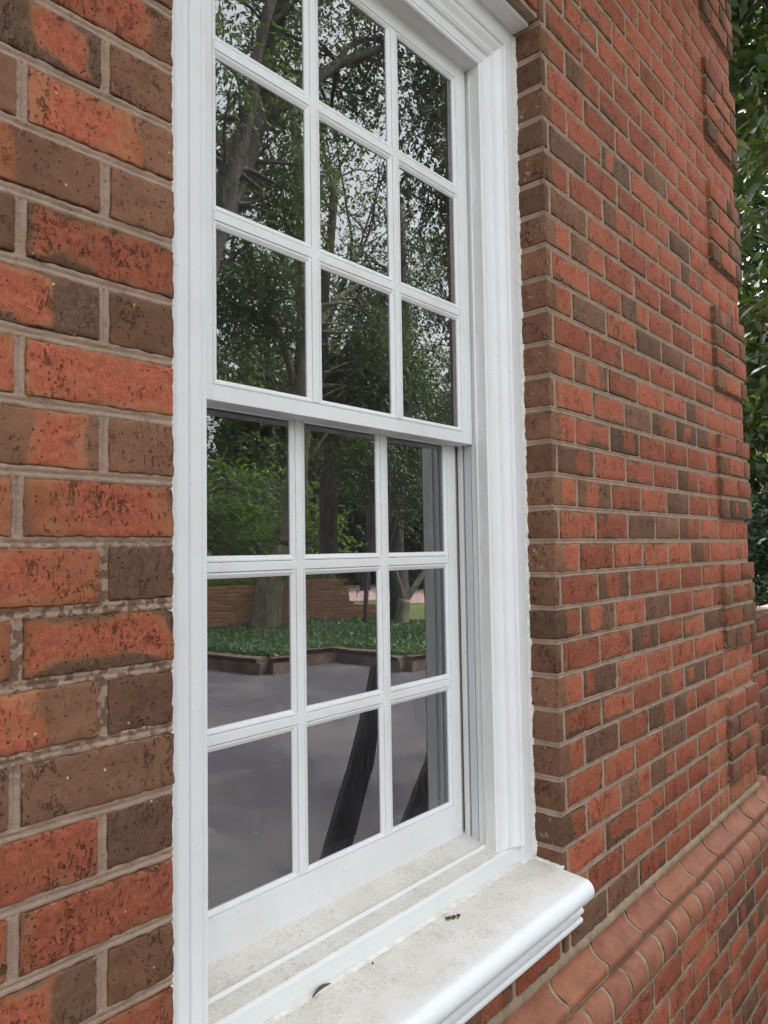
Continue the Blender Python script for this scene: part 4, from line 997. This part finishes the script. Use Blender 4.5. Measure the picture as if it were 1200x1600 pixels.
# ground cover blades
k = 42000; bx = rng.uniform(6.6, 15, k * 2); by = rng.uniform(-12.5, -5.2, k * 2)
def inside(x, y, poly):
    c = np.zeros(len(x), bool); j = len(poly) - 1
    for i in range(len(poly)):
        xi, yi = poly[i]; xj, yj = poly[j]
        c ^= ((yi > y) != (yj > y)) & (x < (xj - xi) * (y - yi) / (yj - yi + 1e-12) + xi); j = i
    return c
inn = inside(bx, by, [(6.85, -11), (6.85, -7.25), (7.95, -7.0), (8.1, -5.7), (13.0, -5.2), (15, -7), (11.5, -9.3), (8.2, -12.4)]); P = np.stack([bx[inn], by[inn], np.full(inn.sum(), GZ + 0.165)], 1); k = len(P)
P[:, 2] += rng.random(k) * 0.10
D = unit(rng.normal(size=(k, 3)) * np.array([1, 1, 0.3]) + np.array([0, 0, 0.75])); Nn = unit(rng.normal(size=(k, 3)) + np.array([0, 0, 0.8]))
gc = link('ground_cover', leaves_mesh('ground_cover', P, D, Nn, rng.uniform(.07, .13, k), rng.uniform(.03, .05, k)), M['cover'], None, 'stuff')
tag(gc, 'low green ground cover filling the planting bed in front of the brick wall', 'ground cover')

# ---- two black tapered boards standing outside, mirrored in the bottom panes
def blade(name, label, path, widths, y0):
    """flat tapered upright with a rounded top, 2.5 cm thick, path [(x,z)] from base to top"""
    n = len(path); v = []; f = []; base = Vector((path[0][0], y0, path[0][1]))
    L = []; Rr = []
    for i, (x, z) in enumerate(path):
        w_ = widths[i] / 2; L.append((x - w_, z)); Rr.append((x + w_, z))
    top = path[-1]; w_ = widths[-1] / 2
    ring = L + [(top[0] + w_ * math.cos(math.pi - t), top[1] + w_ * 1.3 * math.sin(t)) for t in (0.6, 1.2, 1.57, 1.94, 2.54)] + Rr[::-1]
    for y in (-0.0125, 0.0125): v += [(x - base.x, y, z - base.z) for x, z in ring]
    k = len(ring); f = [tuple(range(k)), tuple(range(k, 2 * k))[::-1]] + [(i, (i + 1) % k, k + (i + 1) % k, k + i) for i in range(k)]
    o = link(name, mesh_from(name, v, f, False), M['black']); o.location = base; return tag(o, label, 'post')
blade('black_post', 'black leaning post with rounded top mirrored in the middle pane of the bottom row', [(1.42, GZ), (1.585, -1.25), (1.745, -0.93), (1.825, -0.70), (1.845, -0.54)], [0.20, 0.155, 0.145, 0.11, 0.035], -0.9)
blade('black_post', 'black curved post with rounded top mirrored in the right pane of the bottom row', [(1.95, GZ), (2.20, -1.25), (2.30, -1.02), (2.315, -0.89)], [0.42, 0.30, 0.12, 0.035], -0.93)

# ------------------------------------------------------------------ behind the right-hand corner (seen directly)
tree('magnolia_tree', 'broad-leaved evergreen tree with glossy leaves beyond the corner of the brick wall', 'tree', (6.6, 2.3, GZ),
     [([(6.6, 2.3, GZ), (6.5, 2.2, 0.5), (6.6, 2.1, 3.0), (6.5, 2.0, 6.0)], 0.16, 0.06)],
     [((5.7, 0.7, 3.3), (0.8, 0.9, 1.6)), ((5.9, 0.8, 1.4), (0.8, 0.8, 1.2)), ((6.6, 1.0, 4.2), (1.0, 0.9, 1.4)), ((6.0, 0.9, 0.3), (0.8, 0.8, 0.7)), ((5.6, 0.5, 4.9), (0.8, 0.8, 0.8))], 230, 0.30, 5, 6, 0.17, 0.064, M['leaf_magnolia'], M['bark'], droop=0.55, shape='broad', gap=-0.22, limb_r=0.03)
tree('backdrop_tree', 'dense dark tree standing behind the broad-leaved evergreen beyond the corner', 'tree', (12.8, 3.2, GZ),
     [([(12.8, 3.2, GZ), (12.8, 3.2, 3.0), (12.8, 3.2, 8.0)], 0.2, 0.08)],
     [((12.3, 2.2, 0.6), (1.2, 1.6, 2.2)), ((12.3, 2.2, 2.6), (1.2, 1.5, 2.2)), ((12.5, 2.4, 5.0), (1.6, 1.6, 1.8)), ((12.6, 2.4, 8.0), (1.6, 1.6, 1.6))], 330, 0.55, 9, 11, 0.15, 0.08, M['leaf_dark'], M['bark'], droop=0.3, gap=-0.35)
tree('shrub', 'blue-green shrub low behind the corner of the brick house', 'shrub', (5.5, 0.75, GZ), [([(5.5, .75, GZ), (5.5, .75, -0.8), (5.5, .75, -0.3)], 0.04, 0.02)],
     [((5.5, 0.72, -0.10), (0.45, 0.45, 0.60))], 110, 0.22, 8, 10, 0.05, 0.028, M['leaf_blue'], M['bark'], droop=0.0, gap=-0.3, limb_r=0.012, seg=6)
fw = thing('far_wall', 'dark red brick wall in the distance beyond the house corner', 'wall', (7.2, 0.6, GZ))
fm = MB(); fm.box((0.0, 0.012, 0), (1.6, 0.22, 1.36)); fm.build('mortar', M['mortar_old'], fw)
for r in range(8):
    x = 0.0 if r % 2 else -0.1
    while x < 1.5:
        a = max(0, x); put_brick('brick', a, x + MOD - JT, 1.38 - (r + .5) * C, fw, y=0, res=0, color=(-.2, 1.2, .4, 1), mt='garden_brick'); x += MOD
print('objects', len(bpy.data.objects), 'tris', sum(len(o.data.loop_triangles) or sum(len(p.vertices) - 2 for p in o.data.polygons) if False else 0 for o in bpy.data.objects if o.type == 'MESH'))
